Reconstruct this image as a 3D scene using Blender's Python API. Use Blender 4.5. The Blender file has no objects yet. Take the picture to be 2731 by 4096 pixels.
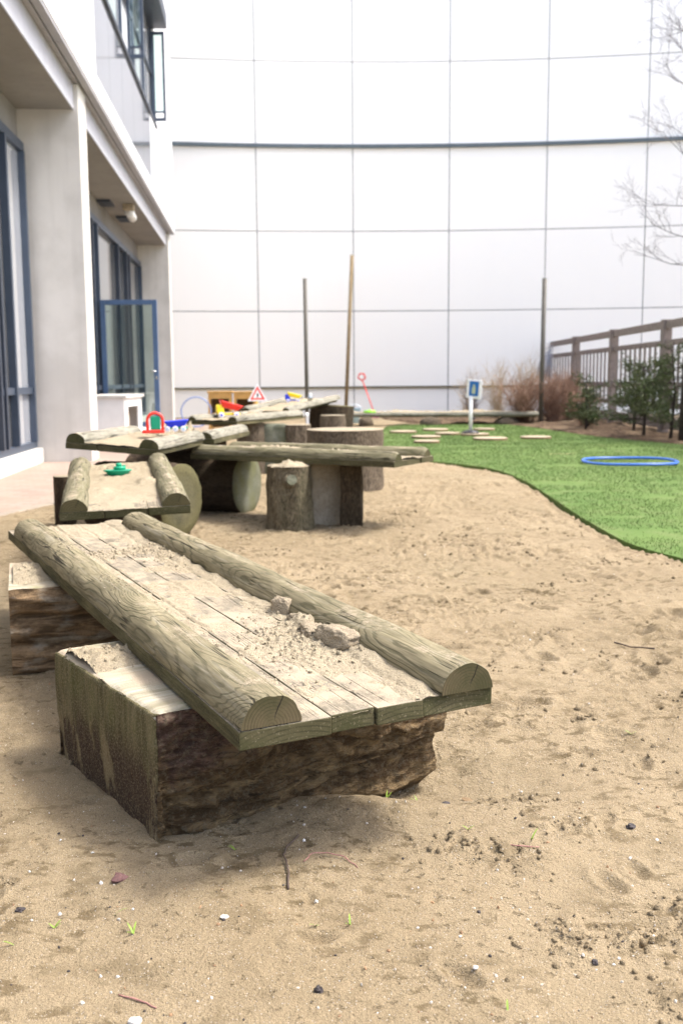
import bpy, bmesh, math, random
import numpy as np
from mathutils import Vector, Matrix, noise as mn
random.seed(7); rng = np.random.default_rng(7)
S = bpy.context.scene; C = S.collection; R = math.radians
# ------------------------------------------------------------------ numpy noise
def _h(*c):
    n = np.zeros_like(c[0], dtype=np.uint32)
    for k, p in zip(c, (374761393, 668265263, 2147483647 & 1274126177)):
        n = n + (k.astype(np.int64) & 0xffffffff).astype(np.uint32) * np.uint32(p)
    n = (n ^ (n >> np.uint32(13))) * np.uint32(1274126177)
    n = (n ^ (n >> np.uint32(16))) * np.uint32(2246822519)
    n ^= n >> np.uint32(15)
    return n.astype(np.float64) / 4294967295.0
def vn(*c):
    fl = [np.floor(a).astype(np.int64) for a in c]; fr = [a - b for a, b in zip(c, fl)]
    fr = [t*t*t*(t*(t*6-15)+10) for t in fr]; out = 0
    for m in range(1 << len(c)):
        w = 1; q = []
        for i in range(len(c)):
            b = (m >> i) & 1; q.append(fl[i] + b); w = w * (fr[i] if b else 1 - fr[i])
        out = out + w * _h(*q)
    return out * 2 - 1
def fbm(*c, o=4, g=.5, s=0):
    out = 0; a = 1; f = 1
    for i in range(o):
        out = out + a * vn(*[x*f + 17.3*i + s + 31.7*k for k, x in enumerate(c)]); a *= g; f *= 2.03
    return out
# ------------------------------------------------------------------ materials
KA = .71      # overall tone of the outdoor materials, set against the exposure
def rgb(*c): return (*[x*KA for x in c], 1)
class NT:
    def __init__(s, name):
        s.m = bpy.data.materials.new(name); s.m.use_nodes = True; s.t = s.m.node_tree; s.n = s.t.nodes
        s.b = s.n['Principled BSDF']; s.out = s.n['Material Output']
    def add(s, kind, ins=None, **kw):
        n = s.n.new(kind)
        for k, v in kw.items(): setattr(n, k, v)
        for k, v in (ins or {}).items(): s.set(n.inputs[k], v)
        return n
    def set(s, sock, v):
        if isinstance(v, bpy.types.NodeSocket): s.t.links.new(v, sock)
        elif isinstance(v, bpy.types.Node): s.t.links.new(v.outputs[0], sock)
        else: sock.default_value = v
    def math(s, op, a, b=0, c=None):
        n = s.n.new('ShaderNodeMath'); n.operation = op; s.set(n.inputs[0], a); s.set(n.inputs[1], b)
        if c is not None: s.set(n.inputs[2], c)
        return n.outputs[0]
    def vec(s, op, a, b=(0, 0, 0)):
        n = s.n.new('ShaderNodeVectorMath'); n.operation = op; s.set(n.inputs[0], a); s.set(n.inputs[1], b); return n.outputs[0]
    def mix(s, f, a, b, mode='MIX'):
        n = s.n.new('ShaderNodeMix'); n.data_type = 'RGBA'; n.blend_type = mode
        s.set(n.inputs[0], f); s.set(n.inputs[6], a); s.set(n.inputs[7], b); return n.outputs[2]
    def ramp(s, f, lo, hi, a=0., b=1.):
        n = s.n.new('ShaderNodeMapRange'); n.interpolation_type = 'SMOOTHSTEP'
        for i, v in enumerate((f, lo, hi, a, b)): s.set(n.inputs[i], v)
        return n.outputs[0]
    def noise(s, v, scale, detail=3., rough=.55, dist=0., col=False):
        n = s.add('ShaderNodeTexNoise', {'Vector': v, 'Scale': scale, 'Detail': detail, 'Roughness': rough, 'Distortion': dist})
        return n.outputs[1 if col else 0]
    def obj(s): return s.add('ShaderNodeTexCoord').outputs['Object']
    def pos(s): return s.add('ShaderNodeNewGeometry').outputs['Position']
    def bump(s, h, dist, strength=1., prev=None):
        n = s.add('ShaderNodeBump', {'Height': h, 'Distance': dist, 'Strength': strength})
        if prev: s.set(n.inputs['Normal'], prev)
        return n.outputs[0]
    def done(s, col, rough=.9, nrm=None, spec=.3, **kw):
        s.set(s.b.inputs['Base Color'], col); s.set(s.b.inputs['Roughness'], rough); s.b.inputs['Specular IOR Level'].default_value = spec
        if nrm: s.set(s.b.inputs['Normal'], nrm)
        for k, v in kw.items(): s.set(s.b.inputs[k.replace('_', ' ')], v)
        return s.m
def plain(name, c, rough=.6, metal=0., var=.12, scale=6., spec=.4):
    t = NT(name); n = t.noise(t.obj(), scale, 4.); n2 = t.noise(t.obj(), scale*14, 2.)
    k = t.math('ADD', t.math('MULTIPLY', n, .7), t.math('MULTIPLY', n2, .3))
    f = t.ramp(k, .3, .7)
    col = t.mix(f, rgb(*[x*(1-var) for x in c]), rgb(*[min(1, x*(1+var)) for x in c]))
    return t.done(col, t.ramp(n2, .2, .8, rough-.06, min(1, rough+.06)), t.bump(n2, .001, .3), spec=spec, Metallic=metal)

def wood(name, light, dark, pith=(0, 0, 0), freq=130., wob=.03, green=.5, dust=.5, lines=1.0, endcol=(.17, .135, .075), side=False):
    t = NT(name); tc = t.obj(); oi = t.add('ShaderNodeObjectInfo')
    rnd = t.vec('SCALE', oi.outputs['Random']); 
    sc = t.n[-1]; sc_in = t.add('ShaderNodeVectorMath', operation='SCALE'); 
    t.set(sc_in.inputs[0], (7.1, 13.7, 3.3)); t.set(sc_in.inputs['Scale'], oi.outputs['Random'])
    shp = t.vec('ADD', tc, sc_in.outputs[0])
    st = t.vec('MULTIPLY', shp, (5., 1.05, 5.))
    nz = t.noise(st, 1.0, 1.5, .45)
    nz2 = t.noise(t.vec('MULTIPLY', shp, (16., 2.2, 16.)), 1.0, 2.5, .5)
    # knots: cells spread along the log pull the ring field out to a cone
    vo = t.add('ShaderNodeTexVoronoi', {'Vector': t.vec('MULTIPLY', shp, (5., 1.9, 5.)), 'Scale': 1.0, 'Smoothness': .5}, feature='SMOOTH_F1')
    kn = t.math('POWER', t.math('MAXIMUM', t.math('SUBTRACT', 1., t.math('MULTIPLY', vo.outputs['Distance'], 1.7)), 0.), 2.6)
    sep = t.add('ShaderNodeSeparateXYZ', {0: t.vec('SUBTRACT', tc, pith)})
    r = t.math('SQRT', t.math('ADD', t.math('MULTIPLY', sep.outputs[0], sep.outputs[0]), t.math('MULTIPLY', sep.outputs[2], sep.outputs[2])))
    gn = t.add('ShaderNodeNewGeometry'); 
    vt = t.add('ShaderNodeVectorTransform', {0: gn.outputs['Normal']}, vector_type='NORMAL', convert_from='WORLD', convert_to='OBJECT')
    ns = t.add('ShaderNodeSeparateXYZ', {0: vt.outputs[0]})
    endf = t.ramp(t.math('ABSOLUTE', ns.outputs[1]), .7, .9)
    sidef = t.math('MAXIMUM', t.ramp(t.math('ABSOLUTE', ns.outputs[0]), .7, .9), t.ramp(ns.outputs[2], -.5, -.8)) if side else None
    wobf = t.math('MULTIPLY', t.math('SUBTRACT', 1., t.math('MULTIPLY', endf, .85)), wob)
    f = t.math('ADD', r, t.math('MULTIPLY', t.math('ADD', t.math('ADD', t.math('SUBTRACT', nz, .5), t.math('MULTIPLY', nz2, .25)), t.math('MULTIPLY', kn, .75)), t.math('MULTIPLY', wobf, 2.)))
    ring = t.math('SINE', t.math('MULTIPLY', t.math('MULTIPLY', f, t.math('SUBTRACT', 1., t.math('MULTIPLY', endf, .35))), freq*6.283))
    ringm = t.math('MULTIPLY', t.ramp(ring, .25, 1.0), t.ramp(t.noise(t.vec('MULTIPLY', shp, (20., 3., 20.)), 1., 2.), .3, .6, .35, 1.))
    fine = t.noise(t.vec('MULTIPLY', shp, (160., 9., 160.)), 1., 3., .6)
    blot = t.noise(t.vec('MULTIPLY', shp, (7., 2.5, 7.)), 1., 4., .6)
    gr = t.noise(t.vec('MULTIPLY', shp, (9., 3., 9.)), 1.3, 3., .6)
    col = t.mix(t.math('MULTIPLY', ringm, .62*lines), rgb(*light), rgb(*dark))
    col = t.mix(t.ramp(blot, .3, .8, 0., .6), col, rgb(*[(a+b)*.32 for a, b in zip(light, dark)]))
    col = t.mix(t.math('MULTIPLY', t.ramp(gr, .3, .75), green), col, rgb(.15, .145, .07))
    col = t.mix(t.ramp(fine, .35, .7, 0., .75), col, t.mix(.6, col, rgb(.06, .052, .03)))
    col = t.mix(t.ramp(t.noise(t.vec('MULTIPLY', shp, (70., 3.5, 70.)), 1., 4., .65), .52, .72, 0., .5), col, rgb(.43, .395, .30))
    ec = t.mix(t.math('MULTIPLY', ringm, .8), rgb(*endcol), rgb(*[x*.45 for x in endcol]))
    ec = t.mix(t.ramp(blot, .35, .65, 0., .75), ec, rgb(.06, .062, .024))
    col = t.mix(endf, col, ec)
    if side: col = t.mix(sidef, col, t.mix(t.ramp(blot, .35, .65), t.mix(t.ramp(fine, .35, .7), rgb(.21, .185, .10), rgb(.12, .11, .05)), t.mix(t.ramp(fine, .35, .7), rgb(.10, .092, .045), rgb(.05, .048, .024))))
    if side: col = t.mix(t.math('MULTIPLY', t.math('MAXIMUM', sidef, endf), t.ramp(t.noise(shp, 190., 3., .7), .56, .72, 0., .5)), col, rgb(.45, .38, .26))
    # checks: thin dark cracks along the length
    cr = t.noise(t.vec('MULTIPLY', shp, (30., 1.1, 30.)), 1., 2., .5, .3)
    crk = t.ramp(t.math('ABSOLUTE', t.math('SUBTRACT', cr, .5)), .004, .024, 1., 0.)
    crm = t.math('MULTIPLY', t.math('MULTIPLY', crk, t.ramp(t.noise(shp, 4., 2.), .43, .55)), t.math('SUBTRACT', 1., t.math('MAXIMUM', endf, sidef) if side else endf))
    if not side:      # one radial drying crack on each cut end
        rc = t.ramp(t.math('ABSOLUTE', t.math('ADD', t.math('ADD', sep.outputs[0], t.math('MULTIPLY', sep.outputs[2], -.45)), t.math('MULTIPLY', t.math('SUBTRACT', t.noise(shp, 40., 2.), .5), .012))), .0006, .0019, 1., 0.)
        crm = t.math('MAXIMUM', crm, t.math('MULTIPLY', t.math('MULTIPLY', rc, endf), t.ramp(r, .008, .03)))
    col = t.mix(t.math('MULTIPLY', crm, .85), col, rgb(.03, .025, .018))
    # dry sand dusted on what faces up
    wn = t.add('ShaderNodeSeparateXYZ', {0: gn.outputs['Normal']})
    dn = t.noise(shp, 9., 6., .7); dn2 = t.noise(shp, 260., 2., .6)
    dm = t.ramp(t.math('ADD', t.math('ADD', t.math('MULTIPLY', dn, .9), t.math('MULTIPLY', dn2, .35)), t.math('MULTIPLY', t.math('SUBTRACT', wn.outputs[2], 1.), 1.1)), .76-.28*dust, .95-.28*dust)
    col = t.mix(dm, col, rgb(.50, .415, .30))
    h = t.math('ADD', t.math('MULTIPLY', ringm, t.math('MULTIPLY', t.math('SUBTRACT', 1., endf), -.5)), t.math('ADD', t.math('MULTIPLY', fine, .5), t.math('MULTIPLY', crm, -2.5)))
    h = t.math('ADD', h, t.math('MULTIPLY', dn2, t.math('MULTIPLY', dm, .8)))
    return t.done(col, .88, t.bump(h, .0016, .8), spec=.2)

def sandmat(name, c1, c2, damp, big=True):
    t = NT(name); p = t.pos()
    g = t.noise(p, 420., 2., .7); g2 = t.noise(p, 150., 3., .65); m = t.noise(p, 1.1, 5., .62); m2 = t.noise(p, 7., 5., .65)
    col = t.mix(t.ramp(g, .3, .72), rgb(*[x*.72 for x in c1]), rgb(*[min(1, x*1.22) for x in c1]))
    col = t.mix(t.ramp(m, .35, .65), col, t.mix(t.ramp(g, .3, .7), rgb(*[x*.74 for x in c2]), rgb(*[x*1.18 for x in c2])))
    col = t.mix(t.ramp(m2, .52, .70, 0., .75 if big else .25), col, rgb(*damp))
    if big:      # damp crumbs and scuffs in clusters, shade of dents put into the colour
        fl = t.math('MULTIPLY', t.ramp(t.noise(t.vec('MULTIPLY', p, (1., 1.5, 1.)), 17., 5., .66), .52, .60), t.ramp(t.noise(p, 1.9, 4., .6), .42, .56))
        col = t.mix(t.math('MULTIPLY', fl, .85), col, rgb(.19, .14, .075))
        col = t.mix(t.ramp(t.noise(p, .55, 2.), .5, .75, 0., .35), col, rgb(.50, .42, .27))
    wv = t.add('ShaderNodeTexVoronoi', {'Vector': p, 'Scale': 150.})
    col = t.mix(t.ramp(wv.outputs['Distance'], .16, .24, .75, 0.), col, t.mix(t.ramp(t.noise(p, 210., 1.), .45, .5), rgb(.72, .66, .57), rgb(.13, .085, .05)))
    h = t.math('ADD', t.math('MULTIPLY', g, .5), t.math('MULTIPLY', g2, 1.))
    nb = t.bump(h, .0085, .9)
    if big:
        pit = t.math('MULTIPLY', t.ramp(t.noise(p, 48., 3., .6), .60, .70), t.ramp(t.noise(p, 3.1, 3., .6), .42, .58))
        col = t.mix(t.math('MULTIPLY', pit, .5), col, rgb(.17, .125, .07)); nb = t.bump(pit, -.006, .9, nb)  # pits also darkened in the colour, as the shade inside them
    if big: nb = t.bump(t.noise(p, 38., 5., .68), .006, .7, nb)
    return t.done(col, .95, nb, spec=.15)

def bark(name, a, b, c, scale=14., stretch=(1, 1, .35)):
    t = NT(name); p = t.vec('MULTIPLY', t.obj(), stretch); n = t.noise(p, scale, 6., .65, .6); n2 = t.noise(p, scale*.25, 3.); n3 = t.noise(p, scale*6, 3., .7)
    v = t.add('ShaderNodeTexVoronoi', {'Vector': t.vec('ADD', p, t.vec('SCALE', t.noise(p, scale, 3., .6, 0., True))), 'Scale': scale*1.4}, feature='DISTANCE_TO_EDGE')
    sc = t.n.get('Vector Math'); 
    e = t.ramp(v.outputs['Distance'], .0, .12)
    col = t.mix(t.ramp(n, .36, .62), rgb(*a), rgb(*b)); col = t.mix(t.ramp(n2, .45, .62, 0., .85), col, rgb(*c))
    col = t.mix(t.ramp(n3, .3, .75, 0., .5), col, rgb(*[x*1.9 for x in b]))
    col = t.mix(t.math('MULTIPLY', t.math('SUBTRACT', 1., e), .6), col, rgb(.035, .025, .017))
    h = t.math('ADD', t.math('MULTIPLY', n, 1.2), t.math('ADD', t.math('MULTIPLY', e, .5), t.math('MULTIPLY', n3, .35)))
    return t.done(col, .93, t.bump(h, .022, .9), spec=.2)

M = {}
M['log'] = wood('weathered_round_timber', (.40, .345, .215), (.10, .095, .052), freq=230., wob=.046, green=.26, dust=.5)
M['logfar'] = wood('weathered_round_timber_pale', (.45, .43, .35), (.20, .195, .14), freq=150., wob=.045, green=.12, dust=.8, endcol=(.12, .11, .055))
M['logmid'] = wood('weathered_round_timber_green', (.34, .305, .19), (.13, .13, .065), freq=150., wob=.045, green=.36, dust=.65, endcol=(.13, .11, .055))
M['board'] = wood('weathered_board', (.36, .315, .24), (.23, .20, .145), pith=(.02, 0, -.22), freq=150., wob=.005, green=.15, dust=.85, lines=.6, endcol=(.13, .115, .06), side=True)
M['boardedge'] = wood('mossy_board', (.24, .225, .115), (.11, .12, .045), pith=(.02, 0, -.22), freq=150., wob=.012, green=.8, dust=.3, endcol=(.13, .135, .05))
M['sand'] = sandmat('pit_sand', (.445, .352, .22), (.37, .288, .175), (.23, .175, .10))
M['drysand'] = sandmat('dry_sand', (.56, .48, .34), (.50, .42, .285), (.36, .285, .19), big=False)
M['dampsand'] = sandmat('damp_sand', (.52, .435, .31), (.46, .375, .26), (.36, .28, .18), big=False)
M['clodsand'] = sandmat('clod_sand', (.39, .305, .19), (.32, .25, .15), (.2, .15, .09), big=False)
M['bark'] = bark('rough_bark', (.060, .040, .025), (.135, .10, .065), (.055, .045, .026))
M['barkmid'] = bark('weathered_bark', (.12, .095, .06), (.30, .25, .165), (.15, .14, .08))
M['barkgrey'] = bark('grey_bark', (.15, .115, .08), (.27, .22, .16), (.16, .12, .08), 12.)
def cut(name, a, b, c, moss):
    t = NT(name); tc = t.obj(); sep = t.add('ShaderNodeSeparateXYZ', {0: tc})
    r = t.math('SQRT', t.math('ADD', t.math('MULTIPLY', sep.outputs[0], sep.outputs[0]), t.math('MULTIPLY', sep.outputs[1], sep.outputs[1])))
    n = t.noise(tc, 7., 4., .6); n2 = t.noise(tc, 60., 4., .6); n3 = t.noise(tc, 3., 3.)
    ring = t.math('SINE', t.math('MULTIPLY', t.math('ADD', r, t.math('MULTIPLY', n, .015)), 700.))
    col = t.mix(t.ramp(n, .35, .65), rgb(*a), rgb(*b)); col = t.mix(t.ramp(n3, .42, .6), col, rgb(*c)); col = t.mix(t.ramp(r, .1, .22, 0., moss), col, rgb(.15, .135, .05))
    col = t.mix(t.ramp(ring, 0., 1., 0., .3), col, rgb(*[x*.5 for x in a])); col = t.mix(t.ramp(n2, .4, .8, 0., .5), col, rgb(*[x*.5 for x in b]))
    return t.done(col, .9, t.bump(t.math('ADD', n2, t.math('MULTIPLY', ring, .2)), .004, .7), spec=.2)
M['cutmoss'] = cut('mossy_cut_end', (.16, .15, .085), (.09, .085, .05), (.19, .17, .09), .55)
M['cutgrey'] = cut('grey_cut_end', (.27, .28, .22), (.19, .205, .14), (.20, .21, .10), .35)
M['cutpale'] = cut('pale_cut_end', (.50, .43, .31), (.42, .35, .24), (.5, .42, .30), 0.)
M['plank'] = cut('pale_plank', (.66, .56, .42), (.52, .43, .31), (.6, .5, .36), 0.)
M['cutdark'] = cut('dark_cut_end', (.20, .16, .10), (.11, .09, .05), (.16, .14, .07), .4)

# sawn face of the big front block: green-brown above, dark peeling patches and sandy stain below
t = NT('sawn_block_face'); p = t.obj(); g = t.noise(t.vec('MULTIPLY', p, (45., 45., 2.5)), 1., 4., .6, .4); n = t.noise(t.vec('MULTIPLY', p, (7., 7., 2.6)), 1., 5., .65); n2 = t.noise(p, 9., 5., .6); fn = t.noise(p, 220., 3., .7)
sz = t.add('ShaderNodeSeparateXYZ', {0: p}).outputs[2]
col = t.mix(t.ramp(g, .35, .68), rgb(.095, .085, .038), rgb(.19, .165, .085))
col = t.mix(t.ramp(n2, .45, .62, 0., .6), col, rgb(.10, .105, .035))
zz = t.math('ADD', t.math('MULTIPLY', sz, 2.2), t.math('MULTIPLY', t.math('SUBTRACT', n, .5), 1.7))
col = t.mix(t.ramp(zz, .05, .34, .75, 0.), col, t.mix(t.ramp(fn, .3, .7), rgb(.22, .165, .09), rgb(.31, .245, .15)))
w = t.math('MULTIPLY', t.ramp(t.math('ADD', t.math('ADD', n, t.math('MULTIPLY', g, .25)), t.math('MULTIPLY', n2, .25)), .66, .75), t.ramp(sz, .12, .24, 1., 0.))
col = t.mix(w, col, rgb(.050, .029, .020))
col = t.mix(t.ramp(fn, .45, .68, 0., .75), col, t.mix(.55, col, rgb(.46, .38, .24)))
M['blockface'] = t.done(col, .9, t.bump(t.math('ADD', t.math('ADD', g, t.math('MULTIPLY', fn, .3)), t.math('MULTIPLY', w, -1.)), .006, .8), spec=.2)
t = NT('block_top'); p = t.obj(); g = t.noise(t.vec('MULTIPLY', p, (5., 60., 5.)), 1., 4., .6, .5); n = t.noise(p, 7., 4., .6); fn = t.noise(p, 240., 3.)
col = t.mix(t.ramp(g, .3, .7), rgb(.64, .59, .47), rgb(.38, .34, .23)); col = t.mix(t.ramp(n, .5, .68, 0., .6), col, rgb(.27, .26, .10)); col = t.mix(t.ramp(t.math('ADD', t.noise(p, 5., 5.), t.math('MULTIPLY', fn, .2)), .5, .7), col, rgb(.58, .48, .35))
M['blocktop'] = t.done(col, .9, t.bump(t.math('ADD', g, fn), .004, .7), spec=.2)
t = NT('block_bark'); p = t.obj(); d = t.noise(p, 6., 5., .6, 1.2); n = t.noise(t.vec('MULTIPLY', p, (.8, .8, 2.4)), 13., 6., .68, 1.); n3 = t.noise(p, 75., 5., .72); n4 = t.noise(t.vec('MULTIPLY', p, (.7, .7, 2.6)), 34., 5., .7, .8); sz = t.add('ShaderNodeSeparateXYZ', {0: p})
col = t.mix(t.ramp(t.math('ADD', t.math('MULTIPLY', n, .5), t.math('MULTIPLY', n4, .5)), .43, .57), rgb(.13, .075, .058), rgb(.30, .19, .14))
dirt = t.ramp(t.math('ADD', t.math('ADD', t.math('MULTIPLY', d, .9), t.math('MULTIPLY', sz.outputs[2], -1.6)), t.math('MULTIPLY', sz.outputs[0], .34)), .08, .27)
col = t.mix(dirt, col, t.mix(t.ramp(n, .4, .7), rgb(.17, .105, .05), rgb(.62, .44, .23)))
col = t.mix(t.ramp(n3, .50, .62, 0., .6), col, rgb(.36, .29, .19)); col = t.mix(t.ramp(n4, .57, .64, 0., .7), col, rgb(.05, .035, .022))
vv = t.add('ShaderNodeTexVoronoi', {'Vector': t.vec('ADD', p, t.noise(p, 14., 3., .6, 0., True)), 'Scale': 30.}, feature='DISTANCE_TO_EDGE'); e = t.ramp(vv.outputs['Distance'], 0., .05)
col = t.mix(t.math('MULTIPLY', t.math('MULTIPLY', t.math('SUBTRACT', 1., e), t.ramp(t.noise(p, 11., 2.), .42, .6)), .7), col, rgb(.40, .34, .22))
M['blockbark'] = t.done(col, .92, t.bump(t.math('ADD', t.math('MULTIPLY', n4, 1.4), t.math('ADD', t.math('MULTIPLY', n3, .8), t.math('MULTIPLY', e, .6))), .022, 1.), spec=.2)
t = NT('stacked_bark'); p = t.obj(); n = t.noise(t.vec('MULTIPLY', p, (2.5, 2.5, 16.)), 2.4, 6., .65, .8); n2 = t.noise(t.vec('MULTIPLY', p, (1., 1., 3.)), 7., 4.); n3 = t.noise(p, 80., 4., .7)
col = t.mix(t.ramp(n, .38, .6), rgb(.13, .085, .045), rgb(.40, .27, .15)); col = t.mix(t.ramp(n2, .5, .66), col, rgb(.42, .36, .27)); col = t.mix(t.ramp(n3, .45, .75, 0., .5), col, rgb(.12, .08, .05))
M['blockbark2'] = t.done(col, .92, t.bump(t.math('ADD', n, t.math('MULTIPLY', n3, .4)), .02, .9), spec=.2)

# grass, soil, paving
t = NT('turf'); p = t.pos(); n = t.noise(p, .9, 4., .6); n2 = t.noise(p, 5., 5., .65); n3 = t.noise(p, 60., 3., .7)
col = t.mix(t.ramp(n, .35, .65), rgb(.115, .20, .05), rgb(.15, .235, .062)); col = t.mix(t.ramp(n2, .44, .66, 0., .6), col, rgb(.20, .245, .095)); col = t.mix(t.ramp(n3, .35, .8, 0., .5), col, rgb(.12, .18, .05))
bare = t.ramp(t.noise(t.vec('MULTIPLY', p, (.8, 2.2, 1.)), 1.1, 3., .55), .66, .73)
col = t.mix(bare, col, rgb(.42, .36, .2))
M['turf'] = t.done(col, .9, t.bump(n3, .012, .25), spec=.15)
t = NT('grass_blade'); p = t.pos(); n = t.noise(p, .9, 4., .6); n2 = t.noise(p, 30., 2., .7)
col = t.mix(t.ramp(n, .35, .65), rgb(.13, .225, .055), rgb(.17, .265, .07)); col = t.mix(t.ramp(n2, .35, .7, 0., .7), col, rgb(.23, .29, .12))
M['blade'] = t.done(col, .7, spec=.2)
t = NT('soil'); p = t.pos(); n = t.noise(p, 18., 5., .7); n2 = t.noise(p, 2., 3.)
col = t.mix(t.ramp(n, .35, .7), rgb(.085, .055, .035), rgb(.25, .175, .115)); col = t.mix(t.ramp(n2, .45, .65, 0., .5), col, rgb(.33, .25, .16))
M['soil'] = t.done(col, .95, t.bump(n, .04, .9), spec=.1)
t = NT('paving'); p = t.pos()
br = t.add('ShaderNodeTexBrick', {'Vector': t.vec('MULTIPLY', p, (1., 1., 1.)), 'Scale': 1., 'Color1': rgb(.40, .29, .24), 'Color2': rgb(.47, .37, .31), 'Mortar': rgb(.34, .27, .21), 'Mortar Size': .006, 'Brick Width': .2, 'Row Height': .1})
n = t.noise(p, 3., 5., .6); col = t.mix(t.ramp(n, .35, .7, 0., .5), br.outputs[0], rgb(.46, .38, .29))
M['paving'] = t.done(col, .9, t.bump(t.math('ADD', br.outputs[1], t.noise(p, 40., 3.)), -.004, .6), spec=.2)
M['kerb'] = plain('kerb_concrete', (.40, .34, .27), .9, var=.15)
M['yard'] = plain('pale_yard', (.62, .61, .58), .9)
# building
KA = 1.
def concrete(name, a, b):
    t = NT(name); p = t.obj(); n = t.noise(p, 1.6, 6., .6); n2 = t.noise(p, 50., 3., .7); n3 = t.noise(t.vec('MULTIPLY', p, (9., 9., .5)), 1., 3.)
    col = t.mix(t.ramp(n, .35, .68), rgb(*a), rgb(*b)); col = t.mix(t.ramp(n3, .45, .75, 0., .25), col, rgb(*[x*.75 for x in b])); col = t.mix(t.ramp(n2, .5, .8, 0., .25), col, rgb(*[x*.8 for x in a]))
    return t.done(col, .85, t.bump(n2, .003, .4), spec=.25)
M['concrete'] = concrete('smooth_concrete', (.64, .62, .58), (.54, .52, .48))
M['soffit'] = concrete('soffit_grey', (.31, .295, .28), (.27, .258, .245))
def cladding(name, c, rough, metal=0., spec=.5):
    t = NT(name); p = t.obj(); oi = t.add('ShaderNodeObjectInfo').outputs['Random']; n = t.noise(p, .8, 4., .6); n2 = t.noise(t.vec('MULTIPLY', p, (6., 6., .4)), 1., 3.)
    col = t.mix(t.math('MULTIPLY', oi, .5), rgb(*c), rgb(*[x*.97 for x in c])); col = t.mix(t.ramp(n2, .45, .8, 0., .12), col, rgb(*[x*.95 for x in c]))
    return t.done(col, rough, None, spec=spec, Metallic=metal)
M['panel'] = cladding('white_enamel_panel', (.94, .93, .895), .5)
M['white'] = cladding('white_cladding', (.82, .83, .85), .35)
M['joint'] = plain('joint_grey', (.25, .27, .29), .8)
M['ledge'] = plain('ledge_dark', (.10, .13, .15), .6)
M['rail'] = plain('brown_rail', (.13, .115, .07), .8)
M['mirror'] = cladding('grey_glass_cladding', (.36, .365, .385), .07, .92)
t = NT('grey_glass_cladding'); gl = t.add('ShaderNodeBsdfGlossy', {'Color': rgb(.60, .61, .65), 'Roughness': .08}); df = t.add('ShaderNodeBsdfDiffuse', {'Color': rgb(.34, .35, .37)})
mx = t.add('ShaderNodeMixShader', {0: .8, 1: df.outputs[0], 2: gl.outputs[0]}); t.t.links.new(mx.outputs[0], t.out.inputs[0]); M['mirror'] = t.m
M['alu'] = plain('brushed_aluminium', (.62, .63, .68), .35, .5, .06)
M['alugrey'] = plain('grey_metal', (.33, .32, .33), .5, .2, .06)
M['frame'] = plain('slate_blue_frame', (.06, .08, .115), .4, .2, .08)
M['framelight'] = plain('blue_door_frame', (.085, .145, .26), .4, .1, .08)
M['framedark'] = plain('dark_frame', (.035, .045, .065), .45)
M['dark'] = plain('dark_void', (.015, .015, .017), .8)
t = NT('window_glass'); n = t.noise(t.obj(), .7, 2.); M['glass'] = t.done(t.mix(n, rgb(.05, .055, .06), rgb(.12, .12, .12)), .03, t.bump(n, .01, .05), spec=.9)
t = NT('pale_reflection_glass'); n = t.noise(t.obj(), .7, 2.); M['glassreflect'] = t.done(t.mix(n, rgb(.72, .75, .80), rgb(.80, .82, .85)), .05, spec=.9, Metallic=.6)  # pale base colour paints in the white wall reflected by the glass
t = NT('clear_pane'); tr = t.add('ShaderNodeBsdfTransparent', {0: rgb(.80, .88, .86)}); gl = t.add('ShaderNodeBsdfGlossy', {'Roughness': .03})
lw = t.add('ShaderNodeFresnel', {'IOR': 1.5}); mx = t.add('ShaderNodeMixShader', {0: t.math('ADD', lw.outputs[0], .06), 1: tr.outputs[0], 2: gl.outputs[0]}); t.t.links.new(mx.outputs[0], t.out.inputs[0]); M['pane'] = t.m
M['boxwhite'] = plain('white_painted_wood', (.83, .83, .82), .5, var=.04)
KA = .76
M['yellowwood'] = plain('varnished_pine', (.72, .42, .13), .5, var=.12, scale=9.)
M['fence'] = plain('weathered_fence_wood', (.27, .225, .205), .85, var=.22, scale=12.)
M['pole'] = plain('dark_metal_pole', (.13, .12, .10), .6)
M['polebrown'] = plain('wooden_pole', (.36, .27, .15), .8, var=.2)
M['twigred'] = plain('red_brown_twig', (.36, .22, .15), .8, var=.3, scale=20.)
M['twigtan'] = plain('tan_twig', (.58, .45, .29), .8, var=.25, scale=20.)
M['twiggrey'] = plain('grey_branch', (.24, .22, .23), .85, var=.25, scale=20.)
M['needle'] = plain('conifer_needles', (.15, .18, .09), .75, var=.45, scale=25.)
M['trunk'] = bark('tree_bark', (.06, .05, .045), (.12, .10, .09), (.07, .06, .055), 20.)
M['mesh'] = plain('grey_net', (.36, .37, .42), .8)
KA = 1.
for n_, c_ in dict(red=(.80, .035, .02), green=(.0, .30, .16), lime=(.25, .62, .03), blue=(.012, .035, .62), yellow=(.92, .70, .01), plasticwhite=(.82, .82, .84), skyblue=(.42, .62, .78), black=(.02, .02, .025), hoop=(.03, .13, .52), hooppale=(.20, .27, .52), signblue=(.01, .14, .45), signpale=(.45, .50, .36), pink=(.8, .25, .5)).items():
    M[n_] = plain('plastic_' + n_, c_, .38, var=.06, spec=.5)
KA = .76
M['stepwood'] = plain('pale_log_slice', (.50, .41, .29), .85, var=.2, scale=14.)
M['stepside'] = plain('slice_rim', (.25, .17, .09), .9, var=.25, scale=14.)
M['shell'] = plain('white_shell', (.80, .78, .74), .5, var=.1, scale=60.)
M['peb_l'] = plain('pale_pebble', (.68, .62, .54), .7, var=.25, scale=40.)
M['peb_d'] = plain('dark_pebble', (.055, .045, .045), .7, var=.4, scale=40.)
M['peb_o'] = plain('ochre_pebble', (.36, .22, .12), .8, var=.4, scale=40.)
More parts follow.
